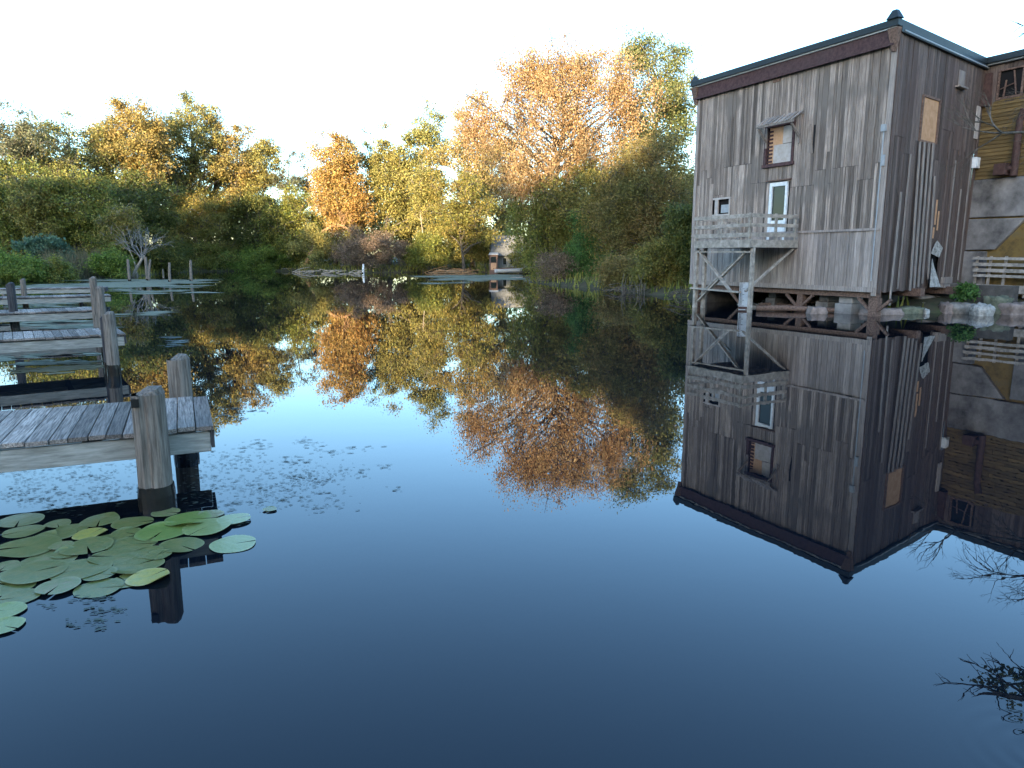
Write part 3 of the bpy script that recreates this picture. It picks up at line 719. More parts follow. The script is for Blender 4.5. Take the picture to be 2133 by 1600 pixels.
# door
dr = MB(MR)
dr.box(door[0], door[0]+.09, 0.0, 0.09, door[2], door[3]); dr.box(door[1]-.12, door[1], 0.0, 0.09, door[2], door[3]); dr.box(door[0]+.09, door[1]-.12, 0.0, 0.085, door[3]-.14, door[3])
do = dr.build("door", M_white, mill)
q = MB(MR); q.box(door[0]+.09, door[1]-.12, -0.03, 0.03, door[2], 3.42); q.box(door[0]+.09, door[1]-.12, 0.032, 0.045, 3.30, 3.40); q.box(door[0]+.15, door[1]-.18, 0.032, 0.045, 2.75, 3.2); q.build("door_panel", M_white, do)
q = MB(MR); q.box(door[0]+.09, door[1]-.12, -0.02, 0.02, 3.425, door[3]-.145); q.build("pane", M_glass, do)
q = MB(MR); q.box(door[0]-.15, door[1]+.15, 0.03, 0.16, door[3]+.05, door[3]+.10); q.build("drip_board", M_beam_dark, mill)
# small broken window
q = MB(MR); q.box(sw[0], sw[1], 0.02, 0.08, sw[3]-.07, sw[3]); q.box(sw[0], sw[0]+.07, 0.02, 0.08, sw[2], sw[3]-.075); q.box(sw[1]-.3, sw[1]-.12, 0.0, 0.07, sw[2], sw[3]-.075); q.box(sw[0], sw[1], 0.02, 0.09, sw[2]-.06, sw[2]-.005)
o = q.build("window", M_ply2, mill); o["label"] = "small broken window behind the balcony rail"
q = MB(MR); q.box(sw[0]+.07, sw[0]+.55, -0.01, 0.03, sw[2]+.05, sw[2]+.38); q.build("pane", M_metal, o)
# loose dark slit and small vent in the river wall
q = MB(MR); q.box(2.93, 3.0, 0.045, 0.05, 5.75, 6.75); q.build("gap", M_dark, mill)
q = MB(MR); q.beam((3.02, 0.06, 5.75), (3.18, 0.075, 6.8), 0.14, 0.02, (0, 1, 0)); q.build("loose_board", S1, mill)
q = MB(MR); q.box(4.7, 5.05, 0.03, 0.07, 8.6, 8.72); q.build("vent", M_beam_dark, mill)
# electrical bits on the near corner
q = MB(MR); q.box(0.06, 0.2, 0.088, 0.2, 6.1, 6.32); q.tube([(0.12, 0.14, 6.1), (0.13, 0.13, 5.2), (0.13, 0.12, 1.2)], [0.022]*3, 6); q.box(0.02, 0.12, 0.09, 0.17, 5.0, 5.35); q.build("conduit", M_metal, mill)
# end wall window, slit board, meter box, ledge, torn sheet
q = MB(ME); q.box(2.22, 3.53, -0.01, 0.02, 6.05, 7.47); o = q.build("window", M_ply, mill); o["label"] = "window boarded with orange plywood on the end wall"
q = MB(ME); q.box(2.12, 2.22, 0.0, 0.075, 6.0, 7.52); q.box(3.53, 3.63, 0.0, 0.075, 6.0, 7.52); q.box(2.22, 3.53, 0.0, 0.07, 5.98, 6.05); q.box(2.22, 3.53, 0.0, 0.06, 7.47, 7.55); q.build("frame", M_beam_dark, o)
q = MB(ME); q.box(6.95, 7.3, 0.05, 0.08, 6.55, 7.75); q.build("boarded_slit", M_ply2, mill)
q = MB(ME); q.box(7.05, 7.42, 0.05, 0.22, 5.45, 5.85); q.box(7.1, 7.36, 0.221, 0.24, 5.5, 5.8); q.build("meter_box", M_white, mill)
q = MB(ME); q.box(4.75, 5.5, 0.04, 0.22, 8.12, 8.18); q.box(4.95, 5.45, 0.05, 0.08, 8.2, 8.75); q.build("ledge", S4, mill)
q = MB(ME); q.add([(3.95, 0.1, 2.15), (4.55, 0.16, 2.0), (4.7, 0.2, 2.35), (4.35, 0.12, 2.62), (4.1, 0.15, 2.5), (3.95, 0.115, 2.15), (4.55, 0.175, 2.0), (4.7, 0.215, 2.35), (4.35, 0.135, 2.62), (4.1, 0.165, 2.5)],
    [(4,3,2,1,0),(5,6,7,8,9),(0,1,6,5),(1,2,7,6),(2,3,8,7),(3,4,9,8),(4,0,5,9)])
q.add([(3.5, 0.35, 0.92), (4.3, 0.4, 0.92), (4.25, 0.12, 1.7), (4.1, 0.1, 1.95), (3.5, 0.37, 0.92), (4.3, 0.42, 0.92), (4.25, 0.14, 1.7), (4.1, 0.12, 1.95)], [(3,2,1,0),(4,5,6,7),(0,1,5,4),(1,2,6,5),(2,3,7,6),(3,0,4,7)])
q.build("torn_sheet", M_stone_white, mill)
q = MB(ME); q.box(5.0, 7.4, 0.05, 0.3, 0.86, 0.98); q.box(5.2, 6.0, 0.06, 0.2, 1.0, 1.25); q.build("sill_board", S4, mill)
q = MB(ME)
for (e, za, zb) in ((4.1, 3.2, 4.1), (4.35, 3.0, 3.7), (4.05, 2.7, 3.1)): q.box(e, e+.12, 0.05, 0.062, za, zb)
each(q, "bare_patch", M_ply, mill)
# underside: sill beams, stilts, V braces, concrete piers
q = MB(MR)
for y_ in (-0.15, -2.6, -5.2): q.box(0.0, LR, y_-.15, y_+.1, 0.62, 0.9)
each(q, "sill_beam", M_beam_dark, mill)
for (sx, y_, r_) in ((0.05, -0.1, .15), (3.2, -0.2, .13), (6.2, -0.4, .13), (8.9, -0.2, .13), (2.0, -2.6, .13), (5.0, -2.6, .13), (8.0, -2.6, .13)):
    q = MB(MR); q.box(sx-r_, sx+r_, y_-r_, y_+r_, -0.9, 0.615); q.build("stilt", M_beam_dark, mill)
q = MB(MR)
for sx in (0.05, 3.2, 6.2):
    q.beam((sx-0.05, -0.05, 0.12), (sx-0.62, -0.05, 0.6), 0.09, 0.09); q.beam((sx+0.05, -0.05, 0.12), (sx+0.62, -0.05, 0.6), 0.09, 0.09)
each(q, "brace", M_beam_dark, mill)
for (sx, wv, y_, z1_) in ((2.55, 0.55, -0.9, 0.60), (1.35, 0.7, -0.55, 0.61), (5.3, 0.5, -1.2, 0.6)):
    q = MB(MR); q.box(sx-wv/2, sx+wv/2, y_-.4, y_+.4, -1.2, 0.36); q.box(sx-wv/2+.06, sx+wv/2-.08, y_-.3, y_+.3, 0.362, z1_)
    q.build("pier", M_conc, mill, bevel=0.03)
q = MB(MR); q.box(-1.5, LR+.5, -5.9, -5.5, -1.0, 0.98); q.box(LR-.6, LR-.3, -5.49, -0.42, -1.0, 0.985); each(q, "sky_blocker", M_stone_dark, mill)  # added dark walls that stop bright sky glinting through under the mill
q = MB(ME); q.box(2.2, LE+.4, -1.6, -1.2, -1.0, 0.97); q.build("sky_blocker", M_stone_dark, mill)  # one more added wall, keeping the sky out behind the end wall
# wing
wl = 7.0
q = MB(); wf_ = [R3-nW*0.06, W3-nW*0.06, W3-nW*6.0, R3-nW*6.0]; prism(q, wf_, 0.3, HT); q.build("wing_wall", M_dark, mill)
q = MB(MW); s = 0.0
while s < wl:
    wd = prng.uniform(0.13, 0.2)
    za = 7.9 + prng.uniform(-.12, .05)
    if s+wd > 0.62 and s < 1.4: q.box(s+.005, s+wd-.005, -0.02, 0.02+prng.uniform(0, .012), 8.95, 9.3); q.box(s+.005, s+wd-.005, -0.02, 0.02+prng.uniform(0, .012), za, 7.95)
    else: q.box(s+.005, s+wd-.005, -0.02, 0.02+prng.uniform(0, .012), za, 9.3)
    s += wd
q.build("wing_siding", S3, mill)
q = MB(MW); z = 5.02
while z < 7.9:
    s = 0.0
    while s < wl:
        l_ = prng.uniform(1.4, 3.2)
        q.hexa([(s, -0.03, z), (min(s+l_, wl)-.008, -0.03, z), (min(s+l_, wl)-.008, 0.035+prng.uniform(0, .01), z), (s, 0.035, z)], [(s, -0.03, z+.14), (min(s+l_, wl)-.008, -0.03, z+.14), (min(s+l_, wl)-.008, 0.004, z+.14), (s, 0.004, z+.14)])
        s += l_
    z += 0.142
q.build("clapboard", M_yellow, mill)
q = MB(MW)
q.hexa([(0.0, -0.05, 3.55), (wl, -0.05, 3.5), (wl, 0.16, 3.5), (0.0, 0.13, 3.55)], [(0.0, -0.05, 5.0), (wl, -0.05, 4.98), (wl, 0.12, 4.98), (0.0, 0.10, 5.0)])
q.hexa([(0.0, -0.05, 2.28), (1.2, -0.05, 2.3), (1.2, 0.20, 2.3), (0.0, 0.18, 2.28)], [(0.0, -0.05, 3.50), (2.2, -0.05, 3.46), (2.2, 0.19, 3.46), (0.0, 0.16, 3.50)])
q.hexa([(0.0, -0.05, 0.5), (0.95, -0.05, 0.5), (0.95, 0.24, 0.5), (0.0, 0.24, 0.5)], [(0.0, -0.05, 2.24), (0.9, -0.05, 2.24), (0.85, 0.21, 2.24), (0.0, 0.21, 2.24)])
q.box(2.4, wl, -0.05, 0.2, 0.5, 3.4)
q.build("concrete_wall", M_conc, mill, bevel=0.03)
q = MB(MW); q.box(0.0, wl, -0.055, 0.03, 0.5, 3.53); q.build("ochre_render", rough_mat("ochre_render", (0.09, 0.065, 0.03), (0.21, 0.135, 0.045), 2.0, 0.95, 0.8, (0.15, 0.12, 0.07)), mill)
q = MB(MW); q.box(0.55, 1.5, 0.0, 0.045, 7.92, 8.0); q.box(0.55, 0.62, 0.0, 0.045, 8.0, 8.95); q.box(1.4, 1.47, 0.0, 0.045, 8.0, 8.95); q.box(0.55, 1.5, 0.0, 0.05, 8.95, 9.0)
q.beam((0.65, 0.02, 8.3), (1.2, 0.03, 8.45), 0.05, 0.03); q.beam((0.8, 0.02, 8.02), (0.86, 0.03, 8.6), 0.06, 0.03); q.beam((1.25, 0.02, 8.02), (1.1, 0.03, 8.9), 0.07, 0.03)
o = q.build("vent_opening", M_beam_dark, mill); o["label"] = "broken dark vent opening high in the wing wall"
q = MB(MW); q.hexa([(0.1, 0.05, 7.75), (0.42, 0.05, 7.75), (0.42, 0.24, 7.75), (0.1, 0.24, 7.75)], [(0.16, 0.05, 8.95), (0.36, 0.05, 8.95), (0.36, 0.2, 8.95), (0.16, 0.2, 8.95)]); q.build("downspout", M_rust, mill)
q = MB(MW); q.box(0.0, wl, 0.035, 0.3, 9.297, 9.52); q.box(0.0, wl, -6.0, 0.03, 9.33, 9.5); q.build("wing_roof", M_roof, mill)
q = MB(MW); q.box(0.16, wl, 0.04, 0.2, 9.235, 9.285); q.build("drip_edge", M_metal, mill)
q = MB(MW); q.box(1.0, 1.42, 0.04, 0.5, 5.08, 5.5); q.tube([(1.62, 0.25, 5.02), (1.62, 0.25, 7.0), (1.75, 0.3, 7.4)], [0.13, 0.12, 0.13], 9); q.tube([(1.3, 0.27, 5.3), (1.62, 0.25, 5.3)], [0.12, 0.12], 9)
q.build("iron_chute", M_rust, mill, bevel=0.01)

# balcony: a thing of its own kind but fixed to the mill -> parts of the mill
DB = 2.55; s0b, s1b = 3.35, 6.2; ZD = 2.62
bal = MB(MR); x = s0b
while x < s1b-0.03:
    bal.box(x, x+.135, 0.15, DB-.02, ZD-.045, ZD); x += 0.142
deck = bal.build("balcony", M_beam, mill); deck["label"] = "grey timber balcony with slatted rail in front of the door"
q = MB(MR); q.box(s0b, s1b, DB-.02, DB+.03, ZD-.26, ZD+.02); q.box(s0b-.05, s0b, 0.1, DB+.03, ZD-.26, ZD+.02); q.box(s1b, s1b+.05, 0.1, DB+.03, ZD-.26, ZD+.02)
for k in range(5): q.box(s0b+.3+k*.55, s0b+.36+k*.55, 0.15, DB-.03, ZD-.24, ZD-.05)
each(q, "deck_beam", M_beam, deck)
q = MB(MR)
for h_, wv in ((0.94, 0.13), (0.60, 0.12), (0.27, 0.15)):
    q.box(s0b-.03, s1b+.05, DB+.035, DB+.065, ZD+h_-wv, ZD+h_)
    q.box(s0b-.085, s0b-.055, 0.2, DB+.03, ZD+h_-wv, ZD+h_); q.box(s1b+.055, s1b+.085, 0.2, DB+.03, ZD+h_-wv, ZD+h_)
for xx in (s0b+.06, (s0b+s1b)/2, s1b-.06): q.box(xx-.04, xx+.04, DB-.045, DB+.034, ZD+.02, ZD+.97)
for yy in (0.3, 1.3): q.box(s0b-.054, s0b+.02, yy-.04, yy+.04, ZD+.02, ZD+.97); q.box(s1b-.02, s1b+.054, yy-.04, yy+.04, ZD+.02, ZD+.97)
each(q, "rail", M_beam, deck)
for (sx, y_) in ((s0b+.02, DB-.2), (s1b+.1, DB-.2), (s1b-.13, DB-.42)):
    q = MB(MR); q.hexa([(sx-.07, y_-.07, -1.2), (sx+.07, y_-.07, -1.2), (sx+.07, y_+.07, -1.2), (sx-.07, y_+.07, -1.2)], [(sx-.06, y_-.06, ZD-.262), (sx+.06, y_-.06, ZD-.262), (sx+.06, y_+.06, ZD-.262), (sx-.06, y_+.06, ZD-.262)])
    q.build("post", M_beam, deck)
q = MB(MR); yb = DB-.16
q.beam((s1b-.05, yb, ZD-.35), (s0b+1.0, yb, 0.75), 0.05, 0.15, (0, 1, 0)); q.beam((s1b, yb-.1, 0.25), (s0b+.4, yb-.1, 2.2), 0.05, 0.15, (0, 1, 0))
q.beam((s1b+.3, yb+.02, 0.78), (s0b+.5, yb+.02, 0.72), 0.06, 0.15, (0, 1, 0)); q.beam((s1b+.2, yb-.02, ZD-.4), (s0b+.05, yb-.02, ZD-.42), 0.06, 0.14, (0, 1, 0))
q.beam((s0b+.33, DB-.25, 0.75), (s0b+.1, 0.2, ZD-.3), 0.11, 0.06, (0, 0, 1)); q.beam((s1b+.05, DB-.4, 0.5), (s1b+.05, .3, 1.9), 0.09, 0.05)
each(q, "brace", M_beam, deck)
# water gauge board
gb = atz(1551, 645); gx_, gy_ = gb[0]-0.05, gb[1]-0.05
g = world_thing("water_gauge", "tall white water level gauge board with black marks standing by the balcony leg", "gauge", (gx_, gy_, 0))
MG = Matrix.Translation((gx_, gy_, 0)) @ Matrix.Rotation(-0.28, 4, 'Z')
q = MB(MG); q.box(-0.2, 0.2, -0.02, 0.03, -1.0, 1.05); o = q.build("board", plain("bluish_white_enamel", (0.42, 0.44, 0.45), 0.5), g)
q = MB(MG); q.box(-0.2, 0.2, -0.0235, -0.0205, 0.02, 0.12); q.build("rust_band", M_rust, g)
q = MB(MG)
for k in range(22):
    zz = 0.14+k*0.044; q.box(-0.17, -0.17+(0.16 if k % 5 == 0 else 0.09), -0.0245, -0.0215, zz, zz+.014)
q.box(-.17, -.155, -.0245, -.0215, .14, 1.09)
q.build("tick_marks", M_dark, g)

# stones and slabs on the mill's shore
def rock(name, label, x0, x1, y0, y1, mat, depth=0.8, dd=0.0, group="stones along the mill shore", slab=False, rz=0.0):
    a = atz((x0+x1)/2, y1+2); dist = max(a[1]+dd, 20.0); wd = (x1-x0)/FPX*dist; cx = atd((x0+x1)/2, y1, dist)[0]
    zb = atd((x0+x1)/2, y1, dist)[2]; zt = atd((x0+x1)/2, y0, dist)[2]
    h = max(zt-zb, 0.08)
    rr = np.random.RandomState(x0+y0)
    import bmesh
    bm = bmesh.new(); bmesh.ops.create_cube(bm, size=1.0)
    bmesh.ops.subdivide_edges(bm, edges=bm.edges[:], cuts=5, use_grid_fill=True)
    ph = rr.uniform(0, 6, 9); bot = -0.3
    for v_ in bm.verts:
        c = np.array(v_.co); n_ = c/np.linalg.norm(c); k = 0.13 if slab else 0.34
        c = c*(1-k) + n_*0.52*k
        c += n_*0.05*(sin(9*c[0]+ph[0])+sin(11*c[1]+ph[1])+sin(10*c[2]+ph[2])) + rr.normal(0, 0.022, 3)
        v_.co = (c[0]*wd*1.05, c[1]*depth, (c[2]+0.5)*(h*1.02+0.3)-0.3)
    me = bpy.data.meshes.new(name); bm.to_mesh(me); bm.free()
    me.polygons.foreach_set("use_smooth", [True]*len(me.polygons))
    o = link(name, me, mat); o.location = (cx, dist+depth*0.3, zb); o.rotation_euler = (0, 0, rz)
    return tag(o, label, "stone", group)
rock("concrete_slab", "long flat grey slab below the loose laths of the mill", 1898, 1966, 618, 643, M_stone, 1.1, 0.4, slab=True, rz=0.3)
rock("stone", "low flat rim stone right of the near corner stilt", 1874, 1924, 641, 651, M_stone_green, 0.6, slab=True)
rock("stone", "long grey block under the bright green weed", 1981, 2034, 631, 651, M_stone, 0.8, slab=True)
rock("stone", "whitish rough lump at the water's edge", 2032, 2068, 634, 656, M_stone_white, 0.6)
rock("stone", "pinkish block sitting above the whitish lump", 2036, 2070, 610, 633, M_stone_pink, 0.7, 0.9, slab=True)
rock("stone", "mossy slab tilted beside the whitish lump", 2070, 2103, 622, 653, M_stone_green, 0.7, 0.2, slab=True, rz=0.6)
rock("stone", "pink slab at the right picture edge by the water", 2099, 2160, 633, 654, M_stone_pink, 0.9, slab=True)
rock("stone", "dark boulder below the slatted barrier", 2085, 2120, 600, 622, M_stone_green, 0.9, 1.4)
rock("stone", "small pinkish rock left of the green weed", 1970, 2001, 615, 632, M_stone_pink, 0.6, 0.8)
rock("stone", "tiny pale stone in the shallows below the long slab", 1926, 1936, 646, 652, M_stone_white, 0.15)
rock("stone", "brown squarish rock below the small pinkish one", 1966, 1984, 634, 651, M_stone_pink, 0.5)
rock("stone", "flat ledge stone at the foot of the near corner stilt", 1800, 1878, 643, 654, M_stone_pink, 0.5, slab=True)
rock("stone", "broad dark rock behind the tilted mossy slab at the right edge", 2118, 2170, 612, 636, M_stone_green, 0.9, 1.0)
rock("stone", "low brown stone between the two concrete piers", 1690, 1720, 640, 652, M_stone_pink, 0.5, slab=True)
import bmesh as _bm
_b = _bm.new(); rr = random.Random(9)
for k in range(420):
    q_ = atz(rr.uniform(1560, 2180), rr.choice([rr.uniform(634, 650), rr.uniform(628, 640)])); r_ = rr.uniform(.04, .13)
    zz = gz(q_[0], q_[1])
    ret = _bm.ops.create_icosphere(_b, subdivisions=1, radius=r_, matrix=Matrix.Translation((q_[0], q_[1]+rr.uniform(0, 1.6), max(zz, -.02)+r_*.2)) @ Matrix.Rotation(rr.uniform(0, 6), 4, 'Z') @ Matrix.Diagonal((rr.uniform(.8, 1.8), rr.uniform(.7, 1.2), rr.uniform(.4, .8), 1)))
    for v_ in ret['verts']: v_.co += Vector((rr.uniform(-1, 1), rr.uniform(-1, 1), rr.uniform(-1, 1)))*r_*.2
me = bpy.data.meshes.new("rubble"); _b.to_mesh(me); _b.free()
tag(link("rubble", me, M_stone), "loose rubble and pebbles strewn along the mill's muddy shore", "rubble", kind="stuff")
def log(label, pa_, pb_, z, r):
    a = atz(*pa_); b_ = atz(*pb_); a[2] = b_[2] = z
    o = world_thing("sill_log", label, "log", (a[0], a[1], z), "logs along the mill shore")
    q = MB(); q.tube([a, a+(b_-a)*.35+np.array([0, .04, .03]), a+(b_-a)*.7+np.array([0, -.03, 0]), b_], [r, r*1.1, r*.95, r*.8], 9, True, .06, prng); q.build("trunk", M_beam_dark, o, True)
log("long dark log lying at the waterline under the skirt boards", (1575, 648), (1760, 652), 0.1, 0.1)
log("short brown log poking out beside the second pier", (1660, 644), (1715, 642), 0.28, 0.09)
log("pale low log right of the water gauge", (1580, 638), (1665, 640), 0.06, 0.07)
bush("weed_clump", "bright green weed growing between the stones at the mill's corner", 2016, 26.3, 588, 18, 626, "vine", 14, 40, 0.14, 0.16, cat="weed")

# slatted barrier against the wing
bt = world_thing("slatted_barrier", "grey slatted timber barrier leaning at the foot of the concrete wall", "barrier", (*(R3+uW*1.5+nW*.5), 0.8))
q = MB(MW)
for k, (z_, h_) in enumerate(((2.02, .10), (1.80, .12), (1.58, .13), (1.36, .10), (0.98, .30))):
    q.hexa([(0.62+.03*k, 0.50, z_-h_), (3.6, 0.50, z_-h_-.04), (3.6, 0.54, z_-h_-.04), (0.62+.03*k, 0.54, z_-h_)], [(0.62+.03*k, 0.46, z_), (3.6, 0.46, z_-.04), (3.6, 0.50, z_-.04), (0.62+.03*k, 0.50, z_)])
each(q, "slat", M_beam, bt)
q = MB(MW)
for x_ in (0.75, 1.25, 1.8, 2.6): q.beam((x_, 0.46, 0.5), (x_, 0.40, 2.05), 0.09, 0.05, (0, 1, 0))
each(q, "upright", M_beam, bt)

# ------------------------------------------------------------------ docks on the left
M_deck = wood("bluish_deck_plank", (0.09, 0.072, 0.06), (0.40, 0.325, 0.27), (0.12, 0.095, 0.08), (26, 1.1, 26), stain=0.45, var=0.7, bump=0.5)
M_dbeam = wood("sunbleached_beam", (0.22, 0.20, 0.165), (0.46, 0.43, 0.37), (0.22, 0.22, 0.20), (1.2, 12, 12), stain=0.5, var=0.2, bump=0.3)
M_pile = wood("weathered_pile", (0.085, 0.07, 0.056), (0.29, 0.24, 0.195), (0.11, 0.08, 0.06), (16, 16, 1.0), stain=0.45, var=0.15, bump=0.6)
M_pile_dark = wood("tarred_pile", (0.025, 0.024, 0.026), (0.08, 0.075, 0.075), (0.04, 0.035, 0.03), (12, 12, 1.0), stain=0.3, var=0.2)
M_wet = plain("wet_black_wood", (0.014, 0.012, 0.010), 0.25)
DW = 1.42
def pile(parent, loc, r, top, seed, mat=M_pile, label=None, lean=(0, 0), wet=0.16, notch=False):
    rr = random.Random(seed); q = MB(); n = 24
    prof = [1+rr.uniform(-.05, .045) for _ in range(n)]
    for _ in range(3): prof[rr.randrange(n)] -= .1
    pts = []; rad = []
    for i in range(9):
        t_ = i/8; z_ = -1.0+(top+1.0)*t_
        pts.append((loc[0]+lean[0]*t_, loc[1]+lean[1]*t_, z_)); rad.append(r*(1.08-.1*t_))
    q.tube(pts, rad, n, True, 0.012, rr, prof)
    # rounded, checked top
    q.tube([(pts[-1][0], pts[-1][1], top), (pts[-1][0], pts[-1][1], top+.02), (pts[-1][0]+.015, pts[-1][1], top+.045)], [r*.98, r*.84, r*.25], n, True, 0.06, rr, prof)
    o = q.build("post", mat, parent, False)
    if label: o["label"] = label
    q = MB(); q.tube([(loc[0], loc[1], -0.9), (loc[0]+lean[0]*.45, loc[1]+lean[1]*.45, wet*.6), (loc[0]+lean[0]*.5, loc[1]+lean[1]*.5, wet)], [r*1.1, r*1.1, r*1.06], n, True, 0.04, rr); q.build("wet_collar", M_wet, o)
    return o
def dock(label, end, ang, length, seed, z=0.61, planks=True):
    """local x runs from the free end back to the bank, y to the far side"""
    rr = random.Random(seed)
    t = thing("dock", label, "dock", (end[0], end[1], 0), ang, "plank docks on the left")
    q = MB(); x = 0.0
    while x < length:
        wd = rr.uniform(0.115, 0.165); e0 = rr.uniform(-.03, .012); e1 = DW+rr.uniform(-.012, .03); zz = z+rr.uniform(-.006, .006)
        if x < 1e-6: wd = 0.14
        q.box(x+.004, x+wd-.004, e0, e1, zz-.038, zz); x += wd
    q.build("deck", M_deck, t, bevel=0.004)
    q = MB()
    q.box(0.03, length, 0.03, 0.075, z-.235, z-.062); q.box(0.03, length, DW-.075, DW-.03, z-.235, z-.062); q.box(0.03, length, DW/2-.03, DW/2+.03, z-.20, z-.062)
    each(q, "beam", M_dbeam, t, bevel=0.006)
    q = MB(); q.box(0.0, 0.028, 0.02, DW-.02, z-.20, z-.045)
    for k in range(3): q.box(0.9+k*2.6, 0.98+k*2.6, 0.08, DW-.08, z-.22, z-.075)
    each(q, "end_board", M_pile_dark, t)
    return t
def local(t, wx, wy):
    a = t.rotation_euler[2]; dx = wx-t.location[0]; dy = wy-t.location[1]
    return (dx*cos(-a)-dy*sin(-a), dx*sin(-a)+dy*cos(-a))
def A(dx, dy): return atan2(dy, dx)
E1 = atz(445, 885, .61); E1b = atz(0, 925, .61)
ang1 = A(E1b[0]-E1[0], E1b[1]-E1[1])
# the local y axis must point away from the camera: mirror by starting from the far corner when needed
def mk(label, end, ang, length, seed):
    # rotate so that x points to the bank; +y then points towards the camera, so shift the origin to the far edge
    far = (end[0]+DW*sin(ang), end[1]-DW*cos(ang))
    return dock(label, far, ang, length, seed)
d1 = mk("nearest dock of blue-grey planks, ending behind the two thick round posts", E1, ang1, 8.5, 1)
e2 = atz(262, 694, .61); d2 = mk("second dock from the viewer, pale front beam, split post at its end", e2, A(-1.4, -.98), 9.5, 2)
e3 = atz(207, 645, .61); d3 = mk("third dock from the viewer, a thin strip of planks behind the split post", e3, A(-1.45, -1.05), 10, 3)
e4 = atz(232, 615, .61); d4 = mk("fourth dock from the viewer, seen as a pale beam below the farthest dock", e4, A(-1.5, -1.0), 10, 4)
e5 = atz(218, 599, .61); d5 = mk("farthest dock, a narrow line of boards before the duckweed", e5, A(-1.6, -.7), 9, 5)
def post_on(dk, px, dist, topy, r, seed, **k):
    P = atd(px, topy, dist); lx, ly = local(dk, P[0], P[1])
    return pile(dk, (lx, ly), r, P[2], seed, **k)
P_ = atz(345, 1058); lx, ly = local(d1, P_[0]-0.06, P_[1])
pa_ = pile(d1, (lx, ly), 0.125, 0.945, 31, label="thick grey post with a cracked top at the dock front", wet=0.2)
post_on(d1, 372, 7.25, 748, 0.112, 32, label="smooth round post on the far side of the dock")
q = MB(); q.box(lx+.06, lx+.115, ly+.06, ly+.12, 0.86, 0.925); q.build("notch", M_wet, pa_)
post_on(d2, 226, 12.0, 655, 0.095, 33, wet=0.2)
post_on(d2, 217, 12.3, 662, 0.07, 38, mat=M_pile_dark, wet=0.2)
post_on(d2, 207, 13.95, 601, 0.075, 34)
post_on(d3, 193, 18.9, 580, 0.09, 35)
post_on(d3, 21, 18.6, 592, 0.10, 36, mat=M_pile_dark)
post_on(d4, 47, 26.2, 583, 0.09, 37)
post_on(d4, 200, 26.0, 600, 0.08, 39)
for dk, k in ((d2, 4.2), (d3, 5.5), (d4, 5.0), (d5, 4.0), (d1, 3.4)):
    pile(dk, (k, 0.12), 0.08, 0.5, 41); pile(dk, (k, DW-.12), 0.08, 0.5, 42)
pile(d5, (1.2, 0.1), 0.08, 0.5, 43)

# lone stakes standing in the far water
def stake(label, px, topy, dist, r, seed, lean=(0, 0), mat=M_pile, top=None):
    P = atd(px, topy, dist)
    o = thing("mooring_stake", label, "stake", (P[0]-lean[0], P[1], 0), 0, "old stakes standing in the far water")
    rr = random.Random(seed); q = MB()
    q.tube([(0, 0, -.9), (lean[0]*.5, 0, P[2]*.5), (lean[0], 0, P[2])], [r*1.1, r, r*.85], 9, True, .05, rr); q.build("shaft", mat, o)
    q = MB(); q.tube([(0, 0, -.8), (lean[0]*.06, 0, .12)], [r*1.16, r*1.12], 9, True, .04, rr); q.build("wet_collar", M_wet, o)
    return o
stake("grey stake farthest left, beside the reed patch", 266, 540, 62, 0.12, 1)
stake("thicker upright stake of the close pair behind the duckweed", 303, 535, 64, 0.13, 2)
stake("slanting thinner stake of the close pair behind the duckweed", 313, 541, 63, 0.10, 3, (0.35, 0))
stake("pale stake second from the right, its foot in open water", 353, 547, 60, 0.11, 4, (0.12, 0))
stake("pale stake farthest right of the left group, alone in dark water", 397, 542, 62, 0.12, 5, (0.1, 0))
stake("short thin peg between the slanting stake and the pale stakes", 339, 560, 66, 0.07, 6)
stake("short white stake in front of the driftwood on the far shore", 757, 550, 92, 0.13, 7, (0.1, 0), M_white)

# ------------------------------------------------------------------ cottage by the inlet
cx0 = atd(1068, 545, 99); gC = max(gz(cx0[0], 99), 0.3)
ct = thing("lakeside_cottage", "small cottage with a wide grey roof half hidden by the drooping green tree", "cottage", (cx0[0], 99, gC), 0.12)
q = MB(); q.box(-2.6, 3.6, 0, 5, -.6, 1.9); q.build("wall", plain("greenish_grey_boards", (0.20, 0.21, 0.19), 0.8), ct)
q = MB(); hz = 4.7-gC+.3
q.hexa([(-3.1, -.7, 1.75), (4.1, -.7, 1.75), (4.1, 5.7, 1.75), (-3.1, 5.7, 1.75)], [(-2.7, 2.4, hz), (3.7, 2.4, hz), (3.7, 2.6, hz), (-2.7, 2.6, hz)]); q.build("roof", rough_mat("grey_shingle", (0.12, 0.12, 0.115), (0.20, 0.20, 0.185), 2.5, 0.9, 0.3), ct)
for x_ in (-1.4, -0.4, 0.8):
    q = MB(); q.box(x_, x_+.6, -.03, .02, .5, 1.5); o = q.build("window", M_metal, ct)
    q = MB(); q.box(x_+.07, x_+.53, -.045, -.034, .57, 1.43); q.build("pane", M_glass, o)
q = MB(); q.box(-2.9, 4, -2.2, -.02, .02, .14)
for x_ in (-2.7, 0.4, 3.8): q.box(x_, x_+.12, -2.1, -1.98, -1.2, .015)
each(q, "porch_deck", M_beam_dark, ct)
bush("shrub", "loose olive shrub half hiding the cottage front", 1082, 93, 512, 26, 556, "olive", 24, 60, 0.2, 0.5, group="shrubs on the brushy point")
sx_ = atd(1028, 540, 96.5)
st = thing("shed", "tiny pale-framed shed with a sunlit orange lower panel beside the cottage", "shed", (sx_[0], 96.5, 0.25))
q = MB(); q.box(-.55, .55, 0, 1.2, -.5, 2.1); q.build("wall", M_beam_dark, st)
q = MB(); q.box(-.36, .36, -.02, .03, .1, 1.0); q.build("panel", M_ply, st)
